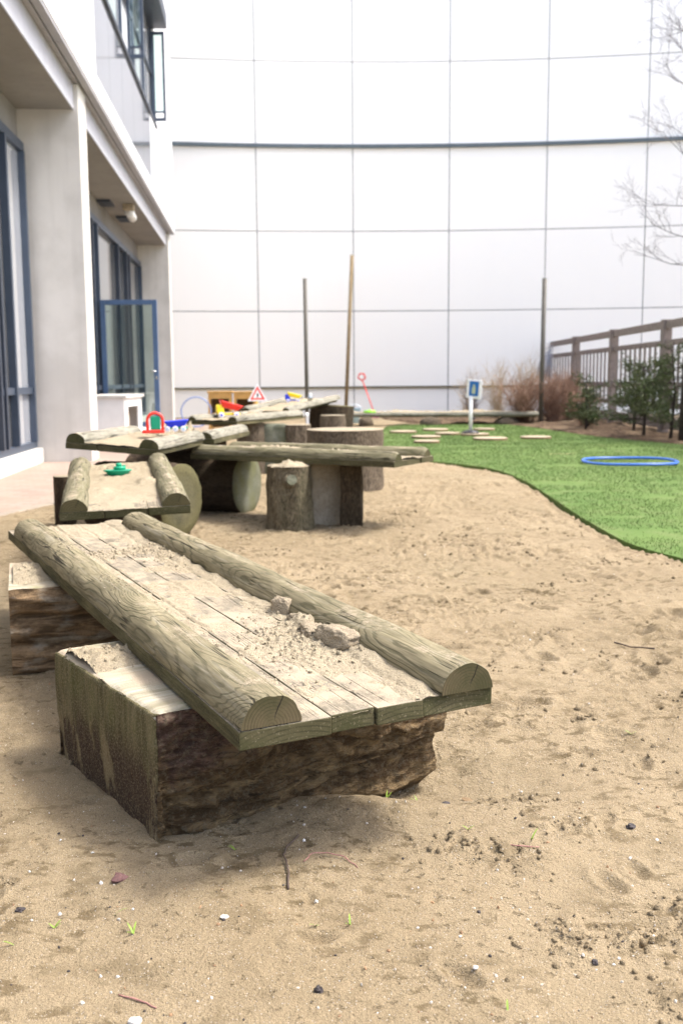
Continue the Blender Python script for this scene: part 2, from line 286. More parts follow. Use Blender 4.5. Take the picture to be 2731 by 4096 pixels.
M['redstone'] = plain('red_brown_stone', (.21, .11, .10), .85, var=.35, scale=80.)
M['sprout'] = plain('young_grass', (.26, .40, .05), .6, var=.2, scale=40.)
M['rooty'] = plain('dark_root', (.12, .085, .065), .85, var=.3, scale=60.)
M['pinkroot'] = plain('pinkish_root', (.42, .21, .18), .7, var=.3, scale=60.)
M['steel'] = plain('shiny_steel', (.75, .76, .76), .2, .9, .05)

# ------------------------------------------------------------------ object helpers
def mesh(name, V, F, mat, parent=None, smooth=False, mi=None, loc=None, rot=None):
    me = bpy.data.meshes.new(name)
    if isinstance(F, np.ndarray) and isinstance(V, np.ndarray):
        k = F.shape[1]; me.vertices.add(len(V)); me.vertices.foreach_set('co', V.astype(np.float32).ravel())
        me.loops.add(F.size); me.loops.foreach_set('vertex_index', F.astype(np.int32).ravel())
        me.polygons.add(len(F)); me.polygons.foreach_set('loop_start', np.arange(0, F.size, k, dtype=np.int32))
        me.update(calc_edges=True)
    else: me.from_pydata([tuple(v) for v in V], [], [tuple(f) for f in F])
    for m in (mat if isinstance(mat, (list, tuple)) else [mat]): me.materials.append(m)
    if mi is not None: me.polygons.foreach_set('material_index', np.asarray(mi, dtype=np.int32))
    if smooth: me.polygons.foreach_set('use_smooth', np.ones(len(me.polygons), dtype=bool))
    me.update(); o = bpy.data.objects.new(name, me); C.objects.link(o); o.parent = parent
    if loc is not None: o.location = loc
    if rot is not None: o.rotation_euler = rot
    return o
def tag(o, label=None, cat=None, group=None, kind=None):
    for k, v in (('label', label), ('category', cat), ('group', group), ('kind', kind)):
        if v: o[k] = v
    return o
def empty(name, loc, rz=0, label=None, cat=None, group=None, rot=None):
    o = bpy.data.objects.new(name, None); C.objects.link(o); o.location = loc; o.rotation_euler = rot or (0, 0, rz); o.empty_display_size = .1
    return tag(o, label, cat, group)
class MB:
    def __init__(s): s.v = []; s.f = []
    def box(s, x0, x1, y0, y1, z0, z1, Mx=None):
        b = len(s.v); P = [Vector((x, y, z)) for z in (z0, z1) for x, y in ((x0, y0), (x1, y0), (x1, y1), (x0, y1))]
        s.v += [Mx @ q if Mx else q for q in P]
        s.f += [[b+i for i in q] for q in ((3, 2, 1, 0), (4, 5, 6, 7), (0, 1, 5, 4), (1, 2, 6, 5), (2, 3, 7, 6), (3, 0, 4, 7))]; return s
    def tube(s, pts, rad, n=8, caps=True):
        pts = [Vector(p) for p in pts]; b = len(s.v); 
        if not isinstance(rad, (list, tuple)): rad = [rad]*len(pts)
        up = Vector((.3, .2, 1)).normalized(); prev = None
        for i, p in enumerate(pts):
            d = (pts[min(i+1, len(pts)-1)] - pts[max(i-1, 0)]).normalized()
            if prev is None: a = d.cross(up); a = a if a.length > .1 else d.cross(Vector((1, 0, 0)))
            else: a = prev - d*prev.dot(d)
            a.normalize(); prev = a; c = d.cross(a)
            for k in range(n):
                t = 2*math.pi*k/n; s.v.append(p + (a*math.cos(t) + c*math.sin(t))*rad[i])
        for i in range(len(pts)-1):
            for k in range(n): s.f.append([b+i*n+k, b+i*n+(k+1) % n, b+(i+1)*n+(k+1) % n, b+(i+1)*n+k])
        if caps: s.f += [[b+k for k in range(n)][::-1], [b+(len(pts)-1)*n+k for k in range(n)]]
        return s
    def lathe(s, prof, n=24, Mx=None):
        b = len(s.v)
        for r, z in prof:
            for k in range(n):
                a = 2*math.pi*k/n; q = Vector((r*math.cos(a), r*math.sin(a), z)); s.v.append(Mx @ q if Mx else q)
        for i in range(len(prof)-1):
            for k in range(n): s.f.append([b+i*n+k, b+i*n+(k+1) % n, b+(i+1)*n+(k+1) % n, b+(i+1)*n+k])
        s.f += [[b+k for k in range(n)][::-1], [b+(len(prof)-1)*n+k for k in range(n)]]; return s
    def ell(s, c, r, n=10, Mx=None, jit=0.):
        b = len(s.v); c = Vector(c); m = max(4, n//2+1); j = 1
        s.v.append(c+Vector((0, 0, -r[2])))
        for i in range(1, m):
            t = math.pi*i/m - math.pi/2
            for k in range(n):
                a = 2*math.pi*k/n; q = 1+random.uniform(-jit, jit)
                s.v.append(c+Vector((r[0]*math.cos(t)*math.cos(a)*q, r[1]*math.cos(t)*math.sin(a)*q, r[2]*math.sin(t)*q)))
        s.v.append(c+Vector((0, 0, r[2]))); e = len(s.v)-1
        for k in range(n):
            s.f.append([b, b+1+(k+1) % n, b+1+k]); s.f.append([e, e-n+k, e-n+(k+1) % n])
            for i in range(m-2): s.f.append([b+1+i*n+k, b+1+i*n+(k+1) % n, b+1+(i+1)*n+(k+1) % n, b+1+(i+1)*n+k])
        if Mx:
            for i in range(b, len(s.v)): s.v[i] = Mx @ s.v[i]
        return s
    def prism(s, poly, x0, x1, Mx=None):     # polygon in (y,z), extruded along x
        b = len(s.v); n = len(poly)
        for x in (x0, x1): s.v += [(Mx @ Vector((x, *q)) if Mx else Vector((x, *q))) for q in poly]
        s.f += [[b+i for i in range(n)][::-1], [b+n+i for i in range(n)]] + [[b+i, b+(i+1) % n, b+n+(i+1) % n, b+n+i] for i in range(n)]; return s
    def build(s, name, mat, parent=None, smooth=False, bevel=0, loc=None, rot=None):
        o = mesh(name, s.v, s.f, mat, parent, smooth, loc=loc, rot=rot)
        bm = bmesh.new(); bm.from_mesh(o.data); bmesh.ops.recalc_face_normals(bm, faces=bm.faces); bm.to_mesh(o.data); bm.free()
        if bevel:
            m = o.modifiers.new('b', 'BEVEL'); m.width = bevel; m.segments = 2; m.limit_method = 'ANGLE'; m.angle_limit = R(40)
        return o
def grid_faces(ny, nx):
    i = np.arange(ny-1)[:, None]*nx + np.arange(nx-1)[None]; return np.stack([i, i+1, i+nx+1, i+nx], -1).reshape(-1, 4)

# ------------------------------------------------------------------ outlines
def smooth_poly(P, n=8, closed=True):
    out = []; N = len(P)
    for i in range(N):
        p0, p1, p2, p3 = [np.array(P[(i+k) % N]) for k in (-1, 0, 1, 2)]
        for j in range(n):
            t = j/n; out.append(.5*((2*p1)+(-p0+p2)*t+(2*p0-5*p1+4*p2-p3)*t*t+(-p0+3*p1-3*p2+p3)*t**3))
    return np.array(out)
LAWN = smooth_poly([(4.2, 3.0), (2.9, 3.7), (2.2, 4.6), (1.86, 5.38), (1.72, 5.87), (1.70, 6.53), (1.71, 7.27), (1.75, 8.5), (1.77, 9.8), (1.62, 11.1), (1.04, 12.1), (.5, 12.35), (.42, 13.2), (.6, 16), (.85, 20), (1.3, 21.7), (3.3, 22), (3.86, 20.3), (4.3, 17), (4.95, 14.9), (6., 12.5), (7.0, 8), (6.6, 4)])
PAVE = np.array([(-3.3, 5.2), (-2.95, 6.3), (-2.58, 7.35), (-2.38, 8.1), (-2.2, 9.5), (-2.1, 12), (-2.05, 16), (-2.1, 20), (-2.3, 26), (-12, 27), (-12, -2), (-4.4, -2), (-3.8, 3)])
def sdist(px, py, P):
    d = np.full(px.shape, 1e9); ins = np.zeros(px.shape, bool); N = len(P)
    for i in range(N):
        a = P[i]; b = P[(i+1) % N]; e = b-a; L = (e*e).sum()
        if L < 1e-9: continue
        t = np.clip(((px-a[0])*e[0]+(py-a[1])*e[1])/L, 0, 1)
        d = np.minimum(d, (px-a[0]-t*e[0])**2+(py-a[1]-t*e[1])**2)
        c = ((a[1] > py) != (b[1] > py)); 
        if abs(e[1]) > 1e-9: ins ^= c & (px < e[0]*(py-a[1])/e[1]+a[0])
    d = np.sqrt(d); return np.where(ins, -d, d)
# ------------------------------------------------------------------ ground sand
def axis(lo, hi, d0, g, c):
    out = [c]; 
    while out[-1] < hi: out.append(out[-1]+d0+g*max(0, out[-1]-c-.9))
    b = [c]
    while b[-1] > lo: b.append(b[-1]-d0-g*max(0, c-b[-1]-.9))
    return np.array(b[:0:-1]+out)
ys = axis(-3, 60, .007, .0055, 2.0); xs = axis(-30, 30, .0075, .011, .0)
DENTS = [(rng.uniform(-2.2, 2.6), rng.uniform(2.6, 12.), rng.uniform(.02, .085), rng.uniform(0, 3.14)) for _ in range(700)] + [(rng.uniform(-.8, 1.9), rng.uniform(1.35, 3.4), rng.uniform(.02, .06), rng.uniform(0, 3.14)) for _ in range(60)]
CLODS = [(.53, 1.69, .06), (.63, 1.71, .055), (.40, 1.66, .04), (.66, 1.80, .06), (.42, 1.72, .05), (.9, 2.35, .06), (.55, 1.52, .05), (.37, 2.0, .07), (.5, 2.15, .07), (.25, 2.05, .07), (.42, 2.3, .08)]
def ground_z(X, Y, fine=True):
    Z = .014*fbm(X*1.3, Y*1.3, o=3) + .005*fbm(X*4.1, Y*4.1, o=3, s=5)
    near = np.clip((14-Y)/6, 0, 1)
    if fine:
        cl = np.clip(fbm(X*2.2, Y*2.2, o=3, s=40)*1.4, 0, 1)          # trampled, cloddy patches
        Z = Z + near*np.clip((Y-1.3)/1.2, .4, 1)*(.0030*fbm(X*26, Y*26, o=4, g=.6, s=9) + (.003+.012*cl)*np.abs(fbm(X*13, Y*15, o=4, g=.6, s=3))*np.clip((Y-1.2)/2.5, .35, 1.2))
    for x, y, r, a in DENTS:
        dx = X-x; dy = Y-y; m = (np.abs(dx) < r*3) & (np.abs(dy) < r*3)
        if not m.any(): continue
        u = dx[m]*math.cos(a)+dy[m]*math.sin(a); v = -dx[m]*math.sin(a)+dy[m]*math.cos(a)
        q = np.sqrt((u/r)**2+(v/(r*.5))**2); Z[m] += r*.26*(-np.exp(-q*q*1.2)*1.3 + .7*np.exp(-((q-1.35)/.4)**2))
    if fine:
        for x, y, r in CLODS:
            dx = X-x; dy = Y-y; m = (np.abs(dx) < r*2) & (np.abs(dy) < r*2)
            if m.any():
                q = np.exp(-((dx[m]**2+dy[m]**2)/r**2)*1.2); xx = X[m]; yy = Y[m]
                Z[m] += q*(.004+.016*np.abs(fbm(xx*38, yy*38, o=3, s=77)) - .02*np.clip(fbm(xx*24, yy*24, o=2, s=7), 0, 1))
    # scour hollow under the raised end of the front block, bank of sand against its near corner
    Z = Z - .085*np.exp(-(((X-.18)/.34)**2+((Y-2.50)/.17)**2)) + .02*np.exp(-(((X-.15)/.35)**2+((Y-2.24)/.11)**2)) + .012*np.exp(-(((X+.42)/.3)**2+((Y-2.0)/.3)**2))
    return Z
X, Y = np.meshgrid(xs, ys); Z = ground_z(X, Y)
sl = sdist(X, Y, LAWN); sp = sdist(X, Y, PAVE); dmin = np.minimum(sl, sp)
Z = np.where(dmin < 0.02, Z*np.clip((dmin+.1)/.12, 0, 1) - .09*np.clip((.02-dmin)/.06, 0, 1), Z)
Z = np.where((sl > .02) & (sl < .10), Z - .012*(1-np.abs((sl-.06)/.04)), Z)
g_ = mesh('ground', np.stack([X, Y, Z], -1).reshape(-1, 3), grid_faces(len(ys), len(xs)), M['sand'], smooth=True); tag(g_, kind='structure')
o = mesh('land', [(-400, -400, -.22), (400, -400, -.22), (400, 400, -.22), (-400, 400, -.22)], [(0, 1, 2, 3)], M['yard']); tag(o, kind='structure')
def gz(x, y): return float(ground_z(np.array([[x]]), np.array([[y]]))[0, 0])
def slab(name, P, z0, z1, mat, **k):
    bm = bmesh.new(); vs = [bm.verts.new((p[0], p[1], z1)) for p in P]; f = bm.faces.new(vs)
    r = bmesh.ops.extrude_face_region(bm, geom=[f])
    for g in r['geom']:
        if isinstance(g, bmesh.types.BMVert): g.co.z = z0
    bmesh.ops.recalc_face_normals(bm, faces=bm.faces); bmesh.ops.triangulate(bm, faces=bm.faces)
    me = bpy.data.meshes.new(name); bm.to_mesh(me); bm.free(); me.materials.append(mat)
    o = bpy.data.objects.new(name, me); C.objects.link(o); tag(o, **k); return o
slab('lawn', LAWN, -.12, .022, M['turf'], kind='structure')
slab('paving', PAVE, -.12, .012, M['paving'], kind='structure')
e = PAVE[:9]; 
mb = MB()
for i in range(len(e)-1):
    a = Vector((*e[i], 0)); b = Vector((*e[i+1], 0)); d = (b-a).normalized(); nn = Vector((d.y, -d.x, 0)); L = (b-a).length; k = max(1, round(L/.5))
    for j in range(k):
        p0 = a+d*(L*j/k+.004); p1 = a+d*(L*(j+1)/k-.004); bb = len(mb.v)
        for z in (-.1, .024): mb.v += [p0-nn*.05+Vector((0, 0, z)), p0+nn*.05+Vector((0, 0, z)), p1+nn*.05+Vector((0, 0, z)), p1-nn*.05+Vector((0, 0, z))]
        mb.f += [[bb+i_ for i_ in q] for q in ((3, 2, 1, 0), (4, 5, 6, 7), (0, 1, 5, 4), (1, 2, 6, 5), (2, 3, 7, 6), (3, 0, 4, 7))]
tag(mb.build('kerb', M['kerb'], bevel=.008), kind='structure')
BED = smooth_poly([(2.2, 22.3), (3.35, 21.9), (3.9, 20.2), (4.3, 17), (4.98, 14.9), (6.05, 12.5), (7.1, 8), (7.6, 8), (6.6, 14), (6.3, 18), (6.3, 24), (6.2, 27.3), (1.5, 27.8), (1.2, 25)])
gx = np.arange(.8, 8, .05); gy = np.arange(7.5, 28, .06); X2, Y2 = np.meshgrid(gx, gy); sd = sdist(X2, Y2, BED)
Z2 = .03+.03*fbm(X2*3, Y2*3)+.05*np.clip(-sd, 0, .5) + np.where(sd > 0, -sd*1.2-.05, 0)
tag(mesh('soil_bed', np.stack([X2, Y2, Z2], -1).reshape(-1, 3), grid_faces(len(gy), len(gx)), M['soil'], smooth=True), kind='structure')
# lawn blades
n = 230000; bx = rng.uniform(.4, 6.8, n); u = rng.uniform(0, 1, n); by = 3.2*(22/3.2)**u
sd = sdist(bx, by, LAWN); k = (sd < .012); bx = bx[k]; by = by[k]; sd = sd[k]
bare = fbm(bx*1.1, by*2.6, o=2, s=60); k = (bare < .62) | (rng.uniform(0, 1, len(bx)) < .1); bx = bx[k]; by = by[k]; n = len(bx)
hh = rng.uniform(.006, .018, n)*(1+by*.02); a = rng.uniform(0, 6.28, n); w = .0016+.00035*by; la = rng.uniform(0, 6.28, n); lh = hh*rng.uniform(.1, .8, n)
V = np.zeros((n, 3, 3)); V[:, 0] = np.stack([bx-w*np.cos(a), by-w*np.sin(a), np.full(n, .015)], -1); V[:, 1] = np.stack([bx+w*np.cos(a), by+w*np.sin(a), np.full(n, .015)], -1)
V[:, 2] = np.stack([bx+lh*np.cos(la), by+lh*np.sin(la), .02+hh], -1)
tag(mesh('grass', V.reshape(-1, 3), np.arange(3*n).reshape(-1, 3), M['blade']), 'short bright green grass covering the lawn to the right', 'grass', kind='stuff')

# ------------------------------------------------------------------ trays made of boards and half-round logs
def half_log(rad, L, seg, n=28, seed=0, taper=.0, rnd=.0):
    rows = []; ts = np.linspace(0, 1, seg+1); ang = np.linspace(0, math.pi, n)
    y = ts*L; A, T = np.meshgrid(ang, ts); Yv = T*L
    rr = rad*(1+.065*fbm(np.cos(A)*1.2+seed, Yv*3.0, np.sin(A)*1.2, o=3)+.015*fbm(np.cos(A)*6+seed, Yv*9., np.sin(A)*6, o=3))*(1-taper*T)
    if rnd:
        e = np.minimum(Yv, L-Yv); rr = rr*np.where(e < rnd, np.sqrt(np.clip(1-((rnd-e)/rnd)**2*.45, 0, 1)), 1)
    else:
        e = np.minimum(Yv, L-Yv); rr = rr*np.where(e < .004, .975, 1)
    # a little more than a semicircle
    Xv = rr*np.cos(A); Zv = rr*np.sin(A); Zv = Zv*.97
    V = np.stack([Xv, Yv, Zv], -1).reshape(-1, 3); F = grid_faces(seg+1, n)[:, ::-1].tolist(); V = V.tolist()
    # end faces as concentric fans, bottom face
    for end, row in ((0, 0), (1, seg)):
        c = len(V); V.append((0, ys_ := (0 if end == 0 else L), rad*.02)); 
        for k in range(n-1):
            a_, b_ = row*n+k, row*n+k+1; F.append([c, b_, a_] if end else [c, a_, b_])
        F.append([c, row*n, row*n+n-1] if end else [c, row*n+n-1, row*n])
    for i in range(seg): F.append([i*n, i*n+n-1, (i+1)*n+n-1, (i+1)*n])
    return V, F
def add_half_log(root, x, z, rad, y0, L, seg, mat, seed, rnd=0., label=None):
    V, F = half_log(rad, L, seg, 30, seed, rnd=rnd)
    o = mesh('side_log', V, F, mat, root, loc=(x, y0, z))
    bm = bmesh.new(); bm.from_mesh(o.data); bmesh.ops.recalc_face_normals(bm, faces=bm.faces)
    for f in bm.faces: f.smooth = abs(f.normal.y) < .8
    for e in bm.edges:
        if len(e.link_faces) == 2 and e.calc_face_angle(0) > .7: e.smooth = False
    bm.to_mesh(o.data); bm.free()
    if label: o['label'] = label
    return o
def board(root, x0, x1, y0, y1, th, mat, seed, seg=1, rag=0.):
    ny = max(2, int((y1-y0)/.02)) if seg > 1 else 8; V = []; F = []; prof = [(x0, 0), (x1, 0), (x1, th), (x0, th)]
    for i in range(ny+1):
        y = y0+(y1-y0)*i/ny
        for (x, z) in prof:
            yy = y + (rag*mn.noise(Vector((x*20, z*40, seed)))*1.2 if i == 0 else 0)
            V.append((x+.0012*mn.noise(Vector((x*9, y*7, seed))), yy, z+.0016*mn.noise(Vector((x*9+4, y*5, seed))))) 
    for i in range(ny):
        for k in range(4): F.append([i*4+k, i*4+(k+1) % 4, (i+1)*4+(k+1) % 4, (i+1)*4+k])
    F += [[3, 2, 1, 0], [ny*4+k for k in range(4)]]
    cx = (x0+x1)/2; V = [(v[0]-cx, v[1], v[2]) for v in V]
    o = mesh('board', V, F, mat, root, loc=(cx, 0, 0)); bm = bmesh.new(); bm.from_mesh(o.data); bmesh.ops.recalc_face_normals(bm, faces=bm.faces); bm.to_mesh(o.data); bm.free()
    m = o.modifiers.new('b', 'BEVEL'); m.width = .0025; m.segments = 2; m.limit_method = 'ANGLE'; m.angle_limit = R(40); return o
TH = .038
def tray(loc, rz, L, W, pitch, roll, label, rad=.062, seams=None, seg=70, y0s=(0, 0), Ls=None, mats=None, grp='log-edged sand trays', rnd=0.):
    root = empty('log_tray', loc, label=label, cat='tray', group=grp); root.rotation_mode = 'XYZ'
    root.rotation_euler = (Matrix.Rotation(rz, 3, 'Z') @ Matrix.Rotation(pitch, 3, 'X') @ Matrix.Rotation(roll, 3, 'Y')).to_euler()
    seams = seams or [0, .2, .395, .59]; lm, bmt = mats or (M['logfar'], M['board'])
    for i in range(len(seams)-1): board(root, seams[i]+.0016, seams[i+1]-.0016, 0 if i % 2 == 0 else .006, L, TH, bmt, i*3.1+L, seg, .006)
    Ls = Ls or (L, L); sd = loc[0]*7+loc[1]*3
    add_half_log(root, rad+.002, TH+.002, rad, y0s[0], Ls[0], seg, lm, sd, rnd)
    add_half_log(root, W-rad-.002, TH+.002, rad, y0s[1], Ls[1], seg, lm, sd+11, rnd)
    return root
def crumbs(pts, sizes, seed=1):
    base = [Vector(v) for v in ((0, 0, 1), (.9, 0, .3), (.28, .85, .3), (-.72, .52, .3), (-.72, -.52, .3), (.28, -.85, .3), (.72, .52, -.5), (-.28, .85, -.5), (-.9, 0, -.5), (-.28, -.85, -.5), (.72, -.52, -.5))]
    Fb = [(0, 1, 2), (0, 2, 3), (0, 3, 4), (0, 4, 5), (0, 5, 1), (1, 6, 2), (2, 7, 3), (3, 8, 4), (4, 9, 5), (5, 10, 1), (6, 7, 2), (7, 8, 3), (8, 9, 4), (9, 10, 5), (10, 6, 1)]
    V = []; F = []; r = random.Random(seed)
    for p, s in zip(pts, sizes):
        b = len(V); q = Matrix.Rotation(r.uniform(0, 6.3), 3, 'Z') @ Matrix.Rotation(r.uniform(-.7, .7), 3, 'X'); sx, sy, sz = (r.uniform(.6, 1.3) for _ in range(3))
        for v in base: w = q @ Vector((v.x*sx, v.y*sy, v.z*sz)); V.append(tuple(Vector(p)+w*s*r.uniform(.8, 1.2)))
        F += [[b+i for i in f] for f in Fb]
    return V, F
def tray_sand(root, x0, x1, y0, y1, step, hfun, label, cr=None, name='sand'):
    gx = np.arange(x0, x1+step, step); gy = np.arange(y0, y1+step, step); X, Y = np.meshgrid(gx, gy); H = hfun(X, Y)
    H = np.maximum(H, -.006)
    mx = root.matrix_basis; V = np.stack([X, Y, TH+H], -1).reshape(-1, 3); F = grid_faces(len(gy), len(gx))
    hv = H.reshape(-1); keep = (hv[F] > -.0055).any(1); F = F[keep]
    if cr:
        P, Sz = cr; cv, cf = crumbs(P, Sz, len(P)); base = len(V); V = V.tolist()+cv; F = F.tolist()+[[base+i for i in f] for f in cf]
    R3 = np.array(mx.to_3x3()); V = np.array(V) @ R3.T
    o = mesh(name, V.tolist(), F.tolist() if isinstance(F, np.ndarray) else F, M['drysand'], smooth=not cr, loc=mx.translation)
    if cr:
        nb = len(F)-len(cf); sm = np.zeros(len(F), bool); sm[:] = True; o.data.polygons.foreach_set('use_smooth', sm)
    return tag(o, label, 'sand', kind='stuff')
bpy.context.view_layer.update()
def gs(X, Y, cx, cy, sx, sy, a=0):
    dx = X-cx; dy = Y-cy; u = dx*math.cos(a)+dy*math.sin(a); v = -dx*math.sin(a)+dy*math.cos(a); return np.exp(-((u/sx)**2+(v/sy)**2))

# --- tray A, the near one
A = tray((-.199, 1.83, .300), R(26.9), 2.74, .59, R(.6), 0, 'longest tray in the foreground, sandy boards between two cracked half-round logs', rad=.066, seams=[0, .198, .300, .412, .59], seg=260, mats=(M['log'], M['board']), Ls=(2.60, 2.60))
def hA(X, Y):
    fine = fbm(X*40, Y*40, o=3, s=3); mid = fbm(X*9, Y*7, o=3, s=8)
    h = -.0030+.0042*mid+.0016*fine
    h += .008*np.clip((Y-2.0)/.5, 0, 1)                                   # far end deep in sand
    h += .0022*gs(X, Y, .3, 1.35, .3, .5)
    edge = np.exp(-((X-.462)/.045)**2); h += edge*(.008+.006*mid)*np.clip((Y-.02)/.12, 0, 1)
    edge = np.exp(-((X-.135)/.035)**2); h += edge*(.006+.005*mid)*np.clip((Y-.1)/.3, 0, 1)
    for s_, k in ((.198, 1.), (.300, .5), (.412, .6)): h -= k*.004*np.exp(-((X-s_)/.006)**2); h += k*.003*np.exp(-((np.abs(X-s_)-.012)/.007)**2)*(fine > -.3)
    h += .012*gs(X, Y, .46, .22, .05, .16)
    clod = np.abs(fbm(X*46, Y*46, o=4, g=.6, s=21))
    h += gs(X, Y, .40, .56, .09, .22, -.15)*(.005+.009*clod)
    h += gs(X, Y, .31, .47, .10, .14)*(.002+.007*clod)
    h += gs(X, Y, .30, 1.98, .18, .07, .1)*(.002+.009*clod) + gs(X, Y, .42, 1.80, .05, .12)*(.001+.008*clod)
    h += gs(X, Y, .14, 1.05, .035, .10)*(.003+.007*clod)
    bl = np.clip(fbm(X*17+3, Y*17, o=2, s=90)*3, -1, 1)
    h += gs(X, Y, .458, .50, .05, .12)*(.013+.006*bl) + gs(X, Y, .462, .84, .035, .055)*(.016+.006*bl) + gs(X, Y, .44, .67, .035, .06)*(.014+.009*bl)
    h += np.where(X > .459, -(X-.459)*.4*(Y < .2), 0)
    return h
P = []; Z_ = []
for cx, cy, sx, sy, n, z0, s0, s1 in ((.32, .46, .085, .13, 330, .004, .0014, .006), (.40, .62, .06, .14, 220, .02, .002, .008), (.46, .46, .03, .06, 40, .045, .003, .010), (.47, .84, .02, .03, 25, .04, .003, .008), (.30, 1.98, .14, .06, 260, .008, .002, .009), (.42, 1.8, .04, .09, 80, .006, .002, .007), (.14, 1.05, .02, .08, 90, .012, .001, .005), (.29, .32, .14, .14, 130, 0., .0008, .002), (.33, 1.2, .15, .5, 160, 0., .001, .003), (.16, .35, .03, .3, 70, .001, .001, .003)):
    for _ in range(n):
        x = random.gauss(cx, sx); y = random.gauss(cy, sy)
        if not (.13 < x < .468 and y > .015): continue
        s = s0+(s1-s0)*random.random()**2.5; P.append([x, y, s]); Z_.append(s)
Hc = hA(np.array([p[0] for p in P]), np.array([p[1] for p in P]))
P = [(p[0], p[1], TH+max(float(h), 0)+p[2]*.3) for p, h in zip(P, Hc)]
# crumbs that lie on top of the left log
for _ in range(170):
    a = random.gauss(1.45, .35); y = random.choice((random.gauss(1.15, .09), random.gauss(1.9, .07))); s = random.uniform(.001, .0036)
    P.append((.068+(.066+s*.2)*math.cos(a), y, TH+.002+(.064+s*.2)*math.sin(a))); Z_.append(s)
tray_sand(A, .09, .50, .006, 2.735, .0045, hA, 'pale sand and crumbled lumps over the boards of the near tray', (P, Z_))
def clump(lx, ly, sx, sy, sz, seed, label, rz=0):
    n, m = 44, 26; V = []; F = []
    for i in range(m+1):
        t = math.pi*i/m-math.pi/2
        for k in range(n):
            a = 2*math.pi*k/n; e = lambda v: math.copysign(abs(v)**.62, v); p = Vector((e(math.cos(a))*e(math.cos(t)), e(math.sin(a))*e(math.cos(t)), e(math.sin(t))))
            q = 1+.16*mn.noise(p*1.7+Vector((seed, 0, 0)))+.13*mn.noise(p*4.5+Vector((0, seed, 0)))+.07*mn.noise(p*11)+.05*mn.noise(p*23)
            V.append((p.x*sx*q, p.y*sy*q, p.z*sz*q))
    for i in range(m):
        for k in range(n): F.append([i*n+k, i*n+(k+1) % n, (i+1)*n+(k+1) % n, (i+1)*n+k])
    w = A.matrix_basis @ Vector((lx, ly, TH+sz*.55)); o = mesh('sand_clump', V, F, M['dampsand'], smooth=True, loc=w, rot=(0, .1, A.rotation_euler.z+rz)); return tag(o, label, 'sand clump')
clump(.440, .450, .036, .074, .031, 2, 'largest damp moulded sand clump, right of centre against the near tray log', .1)
clump(.425, .565, .032, .050, .020, 5, 'flat damp sand clump behind the largest one on the near tray', -.3)
clump(.448, .680, .024, .050, .018, 9, 'low damp sand clump midway along the near tray log', .2)
clump(.450, .825, .020, .032, .030, 12, 'upright damp sand clump farthest up the near tray log', .5)
# --- cascade of trays behind
def hgen(s, base=.006, amp=.006, bumps=(), front=0.):
    def f(X, Y):
        h = base+amp*fbm(X*7+s, Y*6, o=3)+.0035*np.abs(fbm(X*28, Y*28, o=3, s=s))
        for cx, cy, sx, sy, a in bumps: h = h+gs(X, Y, cx, cy, sx, sy)*a*(.35+np.abs(fbm(X*26, Y*26, o=3, s=s+4)))
        if front: h = h-front*np.exp(-(Y/.28)**2)
        return h
    return f
B = tray((-1.270, 4.47, .377), R(13.2), 1.62, .59, R(2.6), R(-1.6), 'short tray with a green boat on it, tipping its sand onto the foreground tray', rad=.063, mats=(M['logmid'], M['board']))
tray_sand(B, .1, .49, .0, 1.61, .012, hgen(1, .006, .006, ((.42, .72, .07, .06, .03), (.2, .55, .06, .05, .02), (.3, 1.25, .2, .3, .02)), .011), 'pale sand on the boards around the green boat')
Cc = tray((-1.720, 6.25, .590), R(-6.5), 1.15, .60, R(-.2), R(4.6), 'upper tray with round log ends facing the camera, under the red arch toy', rad=.063)
tray_sand(Cc, .1, .49, .0, 1.30, .012, hgen(5, .010, .006, ((.3, .9, .2, .2, .03), (.46, 1.18, .07, .08, .09)), .006), 'pale sand on the upper tray around the red arch toy')
D = tray((-1.52, 7.50, .537), R(-8), 1.15, .59, R(0), 0, 'grey tray end sticking out between the upper tray and the yellow truck tray', rad=.063, rnd=.06)
tray_sand(D, .1, .49, .0, 1.1, .014, hgen(9, .014, .008, ((.3, .3, .2, .2, .03),)), 'pale sand on the tray end before the yellow truck')
Ee = tray((-1.60, 10.45, .552), R(-22), 1.65, .60, R(.3), R(0), 'tray carrying the yellow and red toy truck', rad=.062, rnd=.03)
tray_sand(Ee, .1, .50, .0, 1.6, .016, hgen(13, .010, .006, ((.3, .9, .15, .2, .04),)), 'pale sand on the tray below the yellow truck')
G = tray((-1.18, 11.95, .600), R(-24), 1.47, .66, R(4.7), R(0), 'highest tray, sloping up to the right behind the others', rad=.062, rnd=.05)
tray_sand(G, .1, .56, .0, 1.42, .016, hgen(17, .010, .006, ((.3, .9, .15, .2, .03),)), 'pale sand on the highest tray at the back')
# F: long tray that runs to the right across the middle; local Y runs from right end to the left
F_ = tray((.339, 6.40, .440), R(59.5), 1.66, .56, R(.1), R(0), 'long middle tray pointing right over the stumps', rad=.062, rnd=.04, mats=(M['logmid'], M['board']))
tray_sand(F_, .1, .46, .0, 1.62, .012, hgen(23, .012, .008, ((.2, .5, .1, .35, .03), (.3, 1.2, .12, .3, .04)), .004), 'pale sand along the long middle tray')

Hh = tray((4.25, 21.6, .19), R(84), 4.3, .6, 0, 0, 'low far tray on stone feet before the white wall', rad=.07, rnd=.05, grp='log-edged sand trays')
tray_sand(Hh, .1, .5, .0, 4.2, .03, hgen(29, .05, .02, ((.3, 1.2, .2, 1., .04), (.3, 3., .2, .8, .04))), 'sand heaped on the low far tray')

